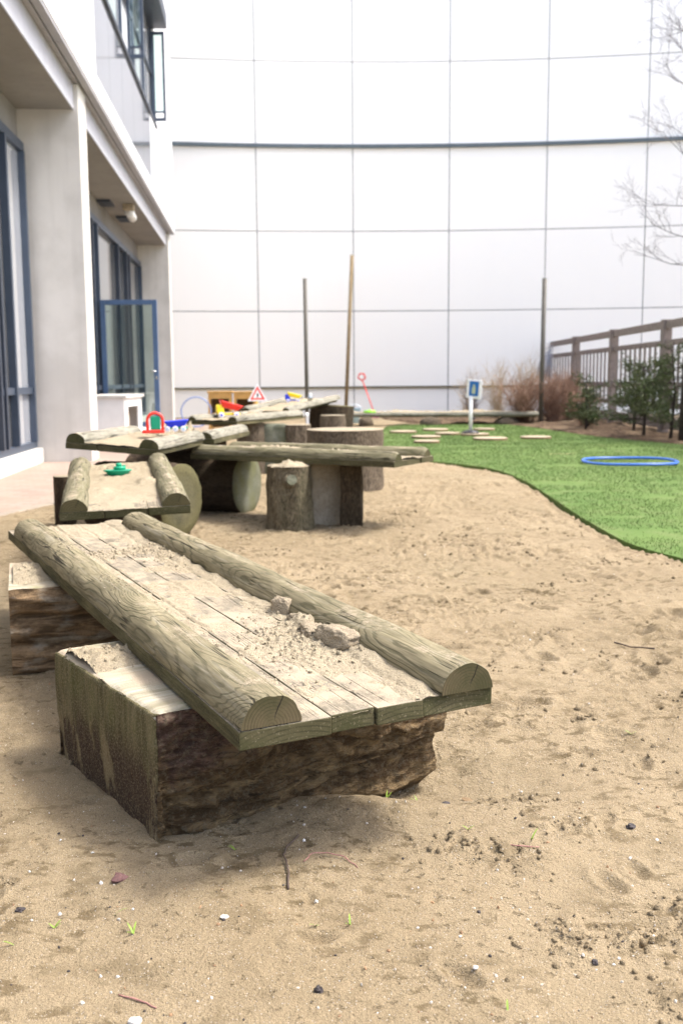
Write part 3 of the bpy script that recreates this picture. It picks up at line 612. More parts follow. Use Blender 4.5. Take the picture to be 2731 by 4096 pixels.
# ------------------------------------------------------------------ supports: blocks, logs, stumps
def block(name, loc, ang, Lx, Ly, H, mats, label, shape, seed, ns=(200, 90, 90)):
    """subdivided timber block: x along the bark side, y back, z up. mats: sawn end, bark side, top"""
    V = []; F = []; MI = []; idx = {}
    def vid(i, j, k):
        if (i, j, k) not in idx: idx[(i, j, k)] = len(V); V.append((i/ns[0]*Lx, j/ns[1]*Ly, k/ns[2]*(H+.1)-.1))
        return idx[(i, j, k)]
    for i in range(ns[0]):
        for k in range(ns[2]):
            F.append([vid(i, 0, k), vid(i+1, 0, k), vid(i+1, 0, k+1), vid(i, 0, k+1)]); MI.append(1)
            F.append([vid(i+1, ns[1], k), vid(i, ns[1], k), vid(i, ns[1], k+1), vid(i+1, ns[1], k+1)]); MI.append(1)
    for j in range(ns[1]):
        for k in range(ns[2]):
            F.append([vid(0, j+1, k), vid(0, j, k), vid(0, j, k+1), vid(0, j+1, k+1)]); MI.append(0)
            F.append([vid(ns[0], j, k), vid(ns[0], j+1, k), vid(ns[0], j+1, k+1), vid(ns[0], j, k+1)]); MI.append(3)
    for i in range(ns[0]):
        for j in range(ns[1]):
            F.append([vid(i, j, ns[2]), vid(i+1, j, ns[2]), vid(i+1, j+1, ns[2]), vid(i, j+1, ns[2])]); MI.append(2)
            F.append([vid(i, j+1, 0), vid(i+1, j+1, 0), vid(i+1, j, 0), vid(i, j, 0)]); MI.append(1)
    V = shape(np.array(V), Lx, Ly, H, seed)
    root = empty(name, loc, ang, label, 'timber block', 'timber blocks under the trays')
    names = ('sawn_face', 'bark', 'top_face', 'far_end')
    for q in range(4):
        fs = [f for f, m in zip(F, MI) if m == q]; used = sorted({i for f in fs for i in f}); mp = {u: w for w, u in enumerate(used)}
        mesh(names[q], V[used].tolist(), [[mp[i] for i in f] for f in fs], mats[(0, 1, 2, 1)[q]], root, smooth=True)
    return root
def shp_front(V, Lx, Ly, H, s):
    x, y, z = V[:, 0].copy(), V[:, 1].copy(), V[:, 2].copy(); t = np.clip(z/H, 0, 1); fx = x/Lx
    ff = np.clip(1-y/.10, 0, 1)                                                  # near the bark side
    lump = .016*fbm(x*5, z*10, o=4, g=.55, s=s)+.008*fbm(x*9, z*48, o=4, g=.6, s=s+31)+.010*np.abs(fbm(x*17, z*34, o=5, g=.62, s=s+5))-.010*np.clip(fbm(x*9+z*6, z*22, o=4, g=.6, s=s+15), 0, 1)
    prof = .02*np.sin(t*3.1)*(.4+fx) - .02*np.clip(1-t*1.15, 0, 1)**1.6*np.clip(fx*1.6-.15, 0, 1) - .02*np.clip(1-t*2.2, 0, 1)
    on = (np.clip(fx/.02, 0, 1)*.75+.25)*(1-.7*np.clip((fx-.82)/.12, 0, 1))
    V[:, 1] -= ff*(lump+prof)*on*np.where(t > .985, .35, 1)
    low = np.clip(1-t*3.2, 0, 1); V[:, 2] += low*ff*np.clip(fx-.40, 0, 1)*.15
    fr = np.clip((fx-.90)/.10, 0, 1); V[:, 0] -= fr*(.02+.02*np.clip(1-t*1.3, 0, 1)**1.5+.02*fbm(y*10, z*12, o=3, s=s+2)); V[:, 2] -= fr*.012*(t > .9)*(1+fbm(y*9, y*3, o=2))
    fl = (x < 1e-6); V[fl, 0] += .003*fbm(y[fl]*9, z[fl]*6, o=4, s=s+8)+.0013*fbm(y[fl]*90, z[fl]*8, o=3, s=s+3) + .020*np.clip(.14-z[fl], 0, 1)*(1+fbm(y[fl]*8, z[fl]*3, o=2))*2
    V[fl, 0] += .009*np.exp(-(y[fl]/.013)**2)*(1+fbm(z[fl]*22, z[fl]*0, o=3)) + .005*np.exp(-((H-z[fl])/.008)**2)*(1+fbm(y[fl]*18, y[fl]*0, o=3))
    top = z > H-1e-6; V[top, 2] -= .007*np.exp(-(x[top]/.012)**2)*(1+1.2*fbm(y[top]*16, y[top]*0+4, o=4)) + .006*np.exp(-(y[top]/.014)**2)*(1+fbm(x[top]*14, x[top]*0, o=4))
    V[top, 2] += .0012*fbm(x[top]*9, y[top]*40, o=3, s=s)*np.clip(x[top]/.02, 0, 1)+.002*fbm(x[top]*4, y[top]*4, o=2) - .008*np.clip(1-y[top]/.02, 0, 1)*np.clip(fbm(x[top]*18, x[top]*3, o=3)+.3, 0, 1)
    return V
block('timber_block', (-.401, 2.057, 0), math.atan2(.451, .653), .82, .63, .298, (M['blockface'], M['blockbark'], M['blocktop']), 'large squared log block with green-brown sawn face, carrying the front end of the near tray', shp_front, 3)
def shp_stack(V, Lx, Ly, H, s):
    x, y, z = V[:, 0].copy(), V[:, 1].copy(), V[:, 2].copy(); t = np.clip(z/H, 0, 1); ff = np.clip(1-y/.12, 0, 1)
    lay = np.abs(np.sin(t*math.pi*3-.1+.25*fbm(x*3, x*0, o=2)))**.6*.035-.03
    V[:, 1] -= ff*(lay+.022*fbm(x*5, z*22, o=4, s=s))*np.clip(x/.02, .25, 1)*np.where(t > .985, .4, 1)
    top = z > H-1e-6; V[top, 2] += .004*fbm(x[top]*12, y[top]*12, o=3, s=s)
    return V
block('timber_block', (-1.12, 3.303, 0), math.atan2(.303, .953), .62, .52, .308, (M['cutpale'], M['blockbark2'], M['blocktop']), 'rough layered log block under the far half of the near tray, at the left edge', shp_stack, 9, (80, 40, 46))
# sand lying on the two blocks
def heap(name, cx, cy, z, rx, ry, h, label, seed, ang=0, step=.006, sp=30, ncr=120, mask=(-9, 9, -9, 9)):
    n = int(rx*2.4/step); m = int(ry*2.4/step); gx = np.linspace(-rx*1.2, rx*1.2, n); gy = np.linspace(-ry*1.2, ry*1.2, m); X, Y = np.meshgrid(gx, gy)
    q = (X/rx)**2+(Y/ry)**2+.5*fbm(X/rx*2, Y/ry*2, o=3, s=seed); H = np.maximum(h*(1-q)*(.6+.35*np.abs(fbm(X*sp*1.5, Y*sp*1.5, o=4, g=.6, s=seed))), -.004)
    keep = (H > -.0035) & (X > mask[0]) & (X < mask[1]) & (Y > mask[2]) & (Y < mask[3]); F = grid_faces(m, n); F = F[keep.reshape(-1)[F].all(1)]
    P = []; Z = []
    for _ in range(ncr):
        a = random.gauss(0, rx*.5); b = random.gauss(0, ry*.5); s = .001+.006*random.random()**2.5*(h/.03)
        i = min(n-1, max(0, int((a+rx*1.2)/(rx*2.4)*n))); j = min(m-1, max(0, int((b+ry*1.2)/(ry*2.4)*m)))
        if (a/rx)**2+(b/ry)**2 < 1.3 and mask[0]+.004 < a < mask[1]-.004 and mask[2]+.004 < b < mask[3]-.004: P.append((a, b, max(0, H[j, i])+s*.3)); Z.append(s)
    cv, cf = crumbs(P, Z, seed); V = np.stack([X, Y, H], -1).reshape(-1, 3).tolist(); b = len(V)
    return tag(mesh(name, V+cv, F.tolist()+[[b+i for i in f] for f in cf], M['drysand'], smooth=True, loc=(cx, cy, z), rot=(0, 0, ang)), label, 'sand', kind='stuff')
heap('sand', -.569, 2.512, .295, .17, .13, .026, 'crumbly sand on the back corner of the front block', 4, math.atan2(.451, .653), ncr=300, mask=(-.112, .5, -.4, .150))
heap('sand', -1.067, 3.634, .308, .22, .20, .026, 'sand piled on the layered block at the left', 6, math.atan2(.303, .953), ncr=260, mask=(-.142, .4, -.28, .21))

def make_log(loc, r, L, rot, mb_, mc, label, cat='log', seed=1, n=48, nz=20, amp=.06, squash=1., flare=0., name='log', grp=None, fine=.03, parts=('bark', 'cut_end')):
    root = empty(name, loc, label=label, cat=cat, group=grp, rot=rot)
    a = np.linspace(0, 2*math.pi, n, endpoint=False); z = np.linspace(0, L, nz+1); A, Zz = np.meshgrid(a, z)
    ca, sa = np.cos(A), np.sin(A)
    rr = r*(1+amp*fbm(ca*1.3+seed, sa*1.3, Zz*1.5, o=3)+fine*np.abs(fbm(ca*7+seed, sa*7, Zz*5, o=3))+flare*np.exp(-Zz/.12))
    V = np.stack([rr*ca, rr*sa*squash, Zz], -1).reshape(-1, 3); F = []
    for i in range(nz):
        for k in range(n): F.append([i*n+k, i*n+(k+1) % n, (i+1)*n+(k+1) % n, (i+1)*n+k])
    mesh(parts[0], V.tolist(), F, mb_, root, smooth=True)
    for e in (1, 0):
        ring = V[(nz if e else 0)*n:(nz if e else 0)*n+n]; cV = [(0, 0, (L if e else 0))]; cF = []
        for q, f in enumerate((.25, .5, .75, .985)):
            for p in ring: cV.append((p[0]*f, p[1]*f, p[2]+(.004 if e else -.004)+.003*mn.noise(Vector((p[0]*f*15, p[1]*f*15, seed)))))
            o_ = 1+q*n
            for k in range(n):
                cF.append([0, o_+k, o_+(k+1) % n] if q == 0 else [o_-n+k, o_+k, o_+(k+1) % n, o_-n+(k+1) % n])
        b = len(cV); cV += [tuple(p) for p in ring]
        for k in range(n): cF.append([b-n+k, b+k, b+(k+1) % n, b-n+(k+1) % n])
        if not e: cF = [f[::-1] for f in cF]
        mesh(parts[1], cV, cF, mc, root, smooth=True)
    return root
def axis_rot(d):   # euler that turns local +Z onto d
    return Vector(d).to_track_quat('Z', 'X').to_euler()
make_log((-1.60, 6.68, .24), .235, .63, axis_rot((.905, -.425, 0)), M['bark'], M['cutmoss'], 'thick lying log with a mossy yellow-green sawn end, beside the green boat tray', seed=2, amp=.03, grp='lying logs')
make_log((-1.62, 7.98, .22), .232, .98, axis_rot((.92, -.39, 0)), M['bark'], M['cutgrey'], 'thick lying log with a pale grey sawn end, in the shade under the middle tray', seed=5, amp=.03, grp='lying logs')
# upright stumps
make_log((-1.93, 6.95, -.05), .07, .40, (0, 0, .4), M['bark'], M['cutpale'], 'small dark post end left of the green boat tray', 'post', 61, amp=.08, name='round_post')
st = make_log((-.345, 6.76, -.03), .142, .46, (0, 0, .4), M['barkmid'], M['cutpale'], 'upright stump with a sawn branch knot, under the long middle tray', 'stump', 11, amp=.10, flare=.12, name='stump', fine=.08)
kn = MB(); kn.tube([(-.035, -.08, .36), (-.045, -.150, .375), (-.047, -.158, .377)], [.062, .052, .040], 18); kn.build('branch_collar', M['barkmid'], st, True)
kn = MB(); kn.tube([(-.047, -.155, .376), (-.049, -.166, .379)], [.036, .033], 18); kn.build('branch_cut', M['cutgrey'], st)
heap('sand', -.345, 6.72, .43, .14, .12, .035, 'sand cap on the stump with the branch knot', 14, 0, .012, ncr=50)
def slabpost(loc, rz, w, d, h, mat, label, seed, lean=0):
    V = []; F = []; n = 16; prof = [(-w/2, -d/2), (w/2, -d/2), (w/2, d/2), (-w/2, d/2)]
    mbx = MB(); mbx.box(-w/2, w/2, -d/2, d/2, -.06, h); o = mbx.build('timber_post', mat, None)
    bm = bmesh.new(); bm.from_mesh(o.data); bmesh.ops.subdivide_edges(bm, edges=bm.edges, cuts=14, use_grid_fill=True)
    for v in bm.verts: p = v.co.copy(); v.co += Vector((mn.noise(p*9+Vector((seed, 0, 0))), mn.noise(p*9+Vector((0, seed, 0))), .4*mn.noise(p*11)))*.018
    for f in bm.faces: f.smooth = True
    bm.to_mesh(o.data); bm.free(); o.location = loc; o.rotation_euler = (0, lean, rz); return tag(o, label, 'post')
slabpost((-.105, 6.95, 0), .25, .22, .05, .44, M['plank'], 'pale split plank post between the knotted stump and the dark post', 3)
slabpost((.07, 6.86, 0), -.1, .14, .15, .435, M['bark'], 'dark upright bark post under the right end of the middle tray', 8)
make_log((.04, 9.25, -.05), .345, .60, (0, 0, 0), M['barkgrey'], M['cutpale'], 'broad squat drum-shaped stump behind the middle tray', 'stump', 21, amp=.03, name='stump')
make_log((-.98, 10.9, -.05), .15, .59, (0, 0, 0), M['barkgrey'], M['cutpale'], 'narrow stump under the yellow truck tray', 'stump', 23, amp=.06, name='stump')
slabpost((-.74, 11.0, 0), .1, .26, .2, .53, M['cutgrey'], 'square grey timber post under the yellow truck tray', 13)
make_log((-.49, 11.0, -.05), .14, .57, (0, 0, 0), M['barkgrey'], M['cutpale'], 'rough stump between the grey timber post and the drum stump', 'stump', 25, amp=.12, fine=.1, name='stump')
make_log((-.10, 12.4, -.05), .15, .62, (0, 0, 0), M['barkgrey'], M['cutpale'], 'small stump behind the drum stump, below the highest tray', 'stump', 27, amp=.08, name='stump')
make_log((-.16, 12.95, -.05), .27, .73, (0, R(4), 0), M['bark'], M['cutdark'], 'dark stump holding up the sloping highest tray', 'stump', 29, amp=.08, name='stump')
slabpost((-.40, 12.0, 0), 0, .035, .035, .62, M['boxwhite'], 'thin white post under the highest tray', 33)
make_log((-1.15, 8.35, -.05), .2, .575, (0, 0, 0), M['bark'], M['cutdark'], 'dark stump below the grey tray end', 'stump', 35, amp=.08, name='stump')
for i, (x, y, r_, lb) in enumerate(((.55, 22.0, .16, 'left rough stone foot of the low far tray'), (1.95, 21.85, .24, 'middle rough stone foot of the low far tray'), (3.6, 21.8, .26, 'right rough stone foot of the low far tray, nearest the sign'))):
    m_ = MB(); m_.ell((0, 0, .05), (r_, .2, .15), 14, jit=.12); o = m_.build('foot_stone', M['barkgrey'], smooth=True, loc=(x, y, .0)); tag(o, lb, 'stone', 'stone feet of the low far tray')

# ------------------------------------------------------------------ toys
def on(x, y, z): return (x, y, z)
# green boat
bt = empty('toy_boat', (-1.24, 5.58, .472), R(20), 'green plastic toy boat lying on the short tray', 'toy boat')
m_ = MB(); hull = [(.045, .0), (.058, .028), (.070, .036), (.073, .040), (.062, .041)]
b0 = 0; n = 28
for r_, z in hull:
    for k in range(n):
        a = 2*math.pi*k/n; px = math.cos(a)*(1+.22*max(0, -math.cos(a))**4); m_.v.append(Vector((r_*px, r_*.68*math.sin(a), z)))
for i in range(len(hull)-1):
    for k in range(n): m_.f.append([i*n+k, i*n+(k+1) % n, (i+1)*n+(k+1) % n, (i+1)*n+k])
m_.f += [[k for k in range(n)][::-1], [(len(hull)-1)*n+k for k in range(n)]]
m_.build('hull', M['green'], bt, True); MB().lathe([(.034, .041), (.034, .056), (.030, .060)], 20).build('cabin', M['green'], bt, True, loc=(.004, 0, 0)); MB().lathe([(.016, .058), (.016, .074), (.012, .078), (.007, .078)], 16).build('funnel', M['green'], bt, True)
MB().box(.02, .036, -.01, .01, .056, .066).build('window', M['green'], bt, bevel=.002)
# red arch toy
ra = empty('toy_arch', (-1.265, 6.85, .650), R(12), 'red arched toy frame with a green panel inside, on the upper tray', 'toy')
pts = [(-.050*1, 0, .012)]+[(.052*math.cos(a), 0, .085+.052*math.sin(a)) for a in np.linspace(math.pi, 0, 13)]+[(.050, 0, .012)]
MB().tube(pts, .0105, 8).build('arch_frame', M['red'], ra, True); MB().box(-.088, .062, -.03, .03, 0, .022).build('base', M['red'], ra, bevel=.006)
MB().prism([(-.008, .02), (.008, .02), (.008, .115), (-.008, .115)], -.030, .036).build('panel', M['green'], ra, bevel=.014); MB().box(-.045, -.03, -.004, .004, .045, .10).build('window', M['plasticwhite'], ra, bevel=.002)
def toy_truck(loc, rz, label, body, tip, wheel, tilt, s=1., style=0, hub=None):
    r0 = empty('toy_truck', loc, rz, label, 'toy truck', 'plastic toy trucks on the trays'); r0.scale = (s, s, s)
    MB().box(-.075, .085, -.026, .026, .018, .032).build('chassis', body if style != 1 else M['green'], r0, bevel=.004)
    if style != 1: MB().prism([(-.03, .03), (.03, .03), (.028, .062), (.018, .092), (-.018, .092), (-.028, .062)], -.085, -.03).build('cab', body, r0, bevel=.008)
    Mx = Matrix.Translation((.085, 0, .04)) @ Matrix.Rotation(tilt, 4, 'Y') @ Matrix.Translation((-.085, 0, 0))
    m_ = MB(); prof = [(-.045, .0), (.065, .0), (.10, .042), (-.075, .048)]
    b = 0
    for yy in (-.036, .036):
        for x, z in prof: m_.v.append(Mx @ Vector((x, yy*(1.12 if z > .01 else .85), z)))
    m_.f = [[0, 1, 2, 3], [7, 6, 5, 4]]+[[i, (i+1) % 4, 4+(i+1) % 4, 4+i] for i in range(4)]
    m_.build('tipper', tip, r0, bevel=.008)
    for x in (-.055, .0, .055) if style == 1 else (-.055, .055):
        for y in (-.034, .034):
            w = MB(); w.tube([(x, y-.009, .018), (x, y+.009, .018)], .0205, 16); wo = w.build('wheel', wheel, r0, bevel=.003)
            h = MB(); h.tube([(x, y+(-.011 if y < 0 else .009), .018), (x, y+(-.009 if y < 0 else .011), .018)], .009, 10); h.build('hub', hub or M['skyblue'], wo)
    return r0
toy_truck((-1.15, 6.98, .655), R(10), 'blue toy tipper with a green chassis and white wheels, right of the red arch toy', M['blue'], M['blue'], M['plasticwhite'], R(-6), 1.0, 1)
toy_truck((-1.21, 10.80, .612), R(18), 'yellow toy truck with a raised red tipper', M['yellow'], M['red'], M['plasticwhite'], R(14), 1.5, 0, M['blue'])
toy_truck((-.60, 12.6, .728), R(8), 'blue toy truck with a yellow tipper, on the highest tray', M['blue'], M['yellow'], M['plasticwhite'], R(12), 1.1, 0, M['blue'])
cup = empty('metal_jug', (-.375, 12.28, .752), 0, 'small shiny metal jug standing on the far right log of the highest tray', 'jug'); MB().lathe([(.028, 0), (.034, .03), (.030, .06), (.020, .075), (.024, .09)], 18).build('body', M['steel'], cup, True); MB().tube([(.03, 0, .02), (.05, 0, .035), (.048, 0, .06), (.026, 0, .072)], .004, 6).build('handle', M['steel'], cup, True)
# blue hoops
def hoop(loc, rot, r_, t, mat, label):
    m_ = MB(); n = 64
    pts = [(r_*math.cos(2*math.pi*k/n), r_*math.sin(2*math.pi*k/n), 0) for k in range(n)]
    for k in range(n):
        a = 2*math.pi*k/n
        for j in range(10): b = 2*math.pi*j/10; q = r_+t*math.cos(b); m_.v.append(Vector((q*math.cos(a), q*math.sin(a), t*.8*math.sin(b)+.004*math.sin(a*3))))
        for j in range(10): m_.f.append([k*10+j, k*10+(j+1) % 10, ((k+1) % n)*10+(j+1) % 10, ((k+1) % n)*10+j])
    return tag(m_.build('hoop', mat, smooth=True, loc=loc, rot=rot), label, 'hoop')
hoop((3.30, 11.45, .055), (0, 0, 0), .52, .020, M['hoop'], 'bright blue plastic hoop lying flat on the lawn')
hoop((-2.84, 19.8, .40), (R(84), 0, R(8)), .29, .013, M['hooppale'], 'pale blue hoop standing upright by the wooden shelf')
# shelf units
def shelf(loc, w, d, h, label, dark=True):
    r0 = empty('wooden_shelf', loc, R(3), label, 'shelf', 'varnished wooden shelf units at the wall')
    m_ = MB(); m_.box(-w/2, -w/2+.05, -d/2, d/2, 0, h-.04).box(w/2-.05, w/2, -d/2, d/2, 0, h-.04).build('side_panel', M['yellowwood'], r0, bevel=.004)
    MB().box(-w/2-.02, w/2+.02, -d/2-.01, d/2, h-.038, h).build('top', M['yellowwood'], r0, bevel=.004)
    MB().box(-w/2+.052, w/2-.052, d/2-.02, d/2-.005, .02, h-.04).build('back_panel', M['stepside'], r0)
    for z in (.06, h*.42): MB().box(-w/2+.052, w/2-.052, -d/2+.01, d/2-.022, z, z+.025).build('shelf_board', M['yellowwood'], r0)
    MB().box(-w/2+.052, w/2-.052, -d/2, -d/2+.02, h-.15, h-.042).build('front_rail', M['yellowwood'], r0)
    if not dark: MB().box(-w/2+.052, w/2-.052, -d/2-.002, -d/2+.018, h*.45, h-.152).build('door', M['yellowwood'], r0, bevel=.003)
    return r0
shelf((-2.42, 20.3, 0), .46, .4, .80, 'open varnished wooden shelf with a dark inside, right of the pale blue hoop')
shelf((-1.93, 20.4, 0), .44, .4, .79, 'closed varnished wooden cabinet left of the triangular sign')
# triangular warning sign on two legs
ts = empty('play_sign', (-1.40, 17.0, 0), R(25), 'small white triangular play sign with a red border, behind the highest tray', 'sign')
def tri(s0, s1, th):
    V = []; 
    for y in (-th, th):
        for s_ in (s0, s1):
            for a in (90, 210, 330): V.append(Vector((s_*math.cos(R(a)), y, s_*math.sin(R(a)))))
    F = []
    for i in range(3):
        j = (i+1) % 3
        F += [[i, j, 3+j, 3+i], [6+i, 9+i, 9+j, 6+j], [i, 6+i, 6+j, j], [3+i, 3+j, 9+j, 9+i]]
    return V, F
m_ = MB(); m_.v, m_.f = tri(.155, .10, .010); m_.build('red_border', M['red'], ts, loc=(0, 0, .76)); m_ = MB(); m_.v, m_.f = tri(.20, .157, .008); m_.build('white_rim', M['plasticwhite'], ts, loc=(0, 0, .76))
m_ = MB(); m_.v, m_.f = tri(.098, .001, .006); m_.build('face', M['plasticwhite'], ts, loc=(0, 0, .76)); MB().box(-.015, .015, -.009, -.0065, -.035, .03).build('symbol', M['black'], ts, loc=(0, 0, .76))
MB().tube([(0, .02, 0), (0, .02, .66)], .014, 8).build('post', M['yellow'], ts); MB().lathe([(.12, 0), (.12, .03), (.05, .05)], 16).build('base', M['black'], ts)
# blue road-sign toy on the lawn
rs = empty('road_sign', (2.27, 17.6, .05), R(-38), 'blue toy road sign with white border on a white post, standing on the lawn', 'sign')
MB().lathe([(.15, 0), (.155, .03), (.11, .05), (.05, .065)], 24).build('foot', M['black'], rs, True); MB().tube([(0, 0, .05), (0, .0, .66)], .033, 14).build('post', M['plasticwhite'], rs, True)
Ms = Matrix.Rotation(R(5), 4, 'Y')
MB().box(-.145, .145, -.012, .012, .62, .94, Ms).build('white_plate', M['plasticwhite'], rs, bevel=.006); MB().box(-.092, .092, -.0165, -.0125, .66, .915, Ms).build('blue_field', M['signblue'], rs)
m_ = MB(); m_.box(-.035, .035, -.0205, -.0170, .70, .81, Ms).box(-.020, .020, -.0205, -.0170, .81, .86, Ms); m_.build('symbol', M['signpale'], rs)
# log-slice stepping stones
steps = [((2.42, 16.25), .27, 'pale log slice nearest in front of the sign'), ((3.20, 16.5), .25, 'pale log slice lying alone to the right of the sign'), ((2.33, 17.55), .25, 'log slice under the foot of the road sign'), ((1.9, 17.9), .22, 'log slice just left of the road sign'),
         ((1.82, 19.3), .25, 'log slice behind, left of the road sign'), ((2.75, 19.3), .2, 'greyish log slice behind, right of the road sign'), ((1.43, 16.9), .24, 'log slice left of the sign, second from the trays'), ((1.33, 15.6), .2, 'front left log slice close to the middle tray'), ((1.15, 18.6), .25, 'far left log slice on the lawn')]
for i, ((x, y), r_, lb) in enumerate(steps):
    make_log((x, y, -.02), r_, .075, (0, 0, i), M['stepside'], M['stepwood'], lb, 'stepping log', 50+i, 28, 2, name='log_slice', grp='log slices set in the lawn', parts=('rim', 'top_face'))

# ------------------------------------------------------------------ poles
def pole(pts, r_, mat, label, name='pole'): return tag(MB().tube(pts, r_, 12).build(name, mat, smooth=True), label, 'pole')
pole([(-.53, 16, -.1), (-.545, 16, 2.58)], .031, M['pole'], 'dark upright pole, left of the leaning wooden pole')
pole([(.13, 27.0, 0), (.33, 27.2, 4.28)], .05, M['polebrown'], 'tall brown wooden pole leaning slightly in front of the white wall')
pole([(4.33, 21.8, -.1), (4.36, 21.8, 3.12)], .05, M['pole'], 'dark upright pole at the lawn corner near the fence end')
# rake / shovel and bucket against the wall
sh = empty('toy_shovel', (.52, 26.0, 0), 0, 'long red toy shovel leaning at the wall right of the wooden pole', 'shovel')
MB().tube([(.36, .0, .10), (.05, .5, 1.0)], .014, 8).build('shaft', M['red'], sh, True); MB().tube([(.13, .45, 1.05), (.05, .5, .98), (-.06, .5, 1.06), (-.02, .5, 1.16), (.09, .47, 1.16), (.13, .45, 1.05)], .022, 6).build('handle', M['red'], sh, True)
MB().box(.28, .46, -.12, .02, .03, .13).build('blade', M['pink'], sh, bevel=.02)
gb = empty('toy_bucket', (.32, 23.4, .0), 0, 'pale blue toy bucket below the leaning wooden pole', 'bucket'); MB().lathe([(.10, .0), (.15, .34), (.16, .35), (.14, .33)], 20).build('body', M['skyblue'], gb, True); MB().tube([(-.15*math.cos(a), 0, .34-.1*math.sin(a)*-1) for a in np.linspace(0, math.pi, 9)], .008, 6).build('handle', M['plasticwhite'], gb, True)
tg = empty('sand_mould', (.62, 21.6, .30), 0, 'lime green sand mould on the low far tray', 'toy'); MB().lathe([(.14, .0), (.12, .05), (.03, .055)], 18).build('mould', M['lime'], tg, True); MB().lathe([(.03, .05), (.02, .075)], 10).build('knob', M['lime'], tg, True)

# ------------------------------------------------------------------ far curved panel wall
RW = 40.; XC = 1.8; YC = 28.1-RW
wall = empty('panel_wall', (XC, YC, 0), 0, 'tall curved white wall of large square enamel panels at the end of the yard', 'wall')
zj = [0, .80, 2.88, 5.02, 7.25, 9.42, 11.6, 13.8]; dth = 2.61/RW; th0 = math.asin((.376-XC)/RW)
def wall_piece(t0, t1, z0, z1, r0, r1, name, mat, n=4, bevel=0):
    m_ = MB()
    for i in range(n+1):
        t = t0+(t1-t0)*i/n
        for r_ in (r0, r1):
            for z in (z0, z1): m_.v.append(Vector((r_*math.sin(t), r_*math.cos(t), z)))
    for i in range(n):
        b = i*4; m_.f += [[b, b+4, b+5, b+1], [b+2, b+3, b+7, b+6], [b+1, b+5, b+7, b+3], [b, b+2, b+6, b+4]]
    m_.f += [[0, 1, 3, 2], [n*4, n*4+2, n*4+3, n*4+1]]
    return m_.build(name, mat, wall, bevel=bevel)
for c in range(-5, 8):
    for r_ in range(len(zj)-1):
        g0 = .035 if zj[r_] == 7.25 else .012; g1 = .05 if zj[r_+1] == 7.25 else (.012 if r_ else .02)
        wall_piece(th0+c*dth+.0125/RW, th0+(c+1)*dth-.0125/RW, zj[r_]+g0, zj[r_+1]-g1, RW, RW+.05, 'panel', M['panel'], 3)
a0, a1 = th0-5*dth, th0+8*dth
wall_piece(a0, a1, -.1, 13.8, RW+.055, RW+.3, 'backing', M['joint'], 40)
wall_piece(a0, a1, .775, .825, RW-.06, RW+.054, 'base_rail', M['rail'], 40)
wall_piece(a0, a1, 7.195, 7.285, RW-.10, RW+.054, 'ledge', M['ledge'], 40)

# ------------------------------------------------------------------ building on the left (local x out from the soffit edge, y along)
KB = .0816; bl = empty('school_building', (-2.17, 0, 0), math.atan(KB), 'modern building on the left with concrete pillars, grey cladding and slate blue window frames', 'building')
def bb(name, x0, x1, y0, y1, z0, z1, mat, parent=None, bevel=0): return MB().box(x0, x1, y0, y1, z0, z1).build(name, mat, parent or bl, bevel=bevel)
YE = 25.3
for y in (12.62, 24.85): bb('pillar', -.71, .075, y, y+.52, -.1, 4.553, M['concrete'], bevel=.012)
bb('pillar', -.71, .075, .4, .92, -.1, 4.553, M['concrete'], bevel=.012)
for y0, y1 in ((.925, 12.615), (13.145, 24.845)):     # soffit boxes between the pillars
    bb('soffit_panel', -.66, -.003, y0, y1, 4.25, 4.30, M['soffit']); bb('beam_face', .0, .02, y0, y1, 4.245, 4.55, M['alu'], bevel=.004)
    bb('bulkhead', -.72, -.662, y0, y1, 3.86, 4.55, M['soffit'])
n = 13
for i in range(n):
    y0 = -1+i*(YE+1)/n; y1 = -1+(i+1)*(YE+1)/n
    bb('overhang_panel', -.70, .085, y0+.006, y1-.006, 4.556, 4.62, M['alugrey']); bb('overhang_panel', .10, .188, y0+.006, y1-.006, 4.556, 4.60, M['alugrey'])
bb('groove', .03, .16, -1, YE-.01, 4.605, 4.66, M['dark'])
bb('fascia', .13, .196, -1, YE, 4.604, 4.86, M['white'], bevel=.004)
bb('core', -7, -.05, -1, YE-.02, 4.665, 14, M['white'])
yj = [-1, 3.6, 7.2, 10.8, 13.35]
for i in range(4):
    for z0, z1 in ((4.87, 9.), (9.02, 14)): bb('white_panel', -.04, .19, yj[i]+.008, yj[i+1]-.008, z0, z1, M['white'])
yg = [13.36, 14.7, 16.1, 17.5, 18.9, 20.1]
for i in range(5): bb('grey_panel', -.04, .18, yg[i]+.006, yg[i+1]-.006, 4.87, 6.10, M['mirror'])
bb('white_panel', -.04, .19, 20.11, YE, 4.87, 6.1, M['white']); bb('white_panel', -.04, .19, 21.4, YE, 6.11, 14, M['white'])
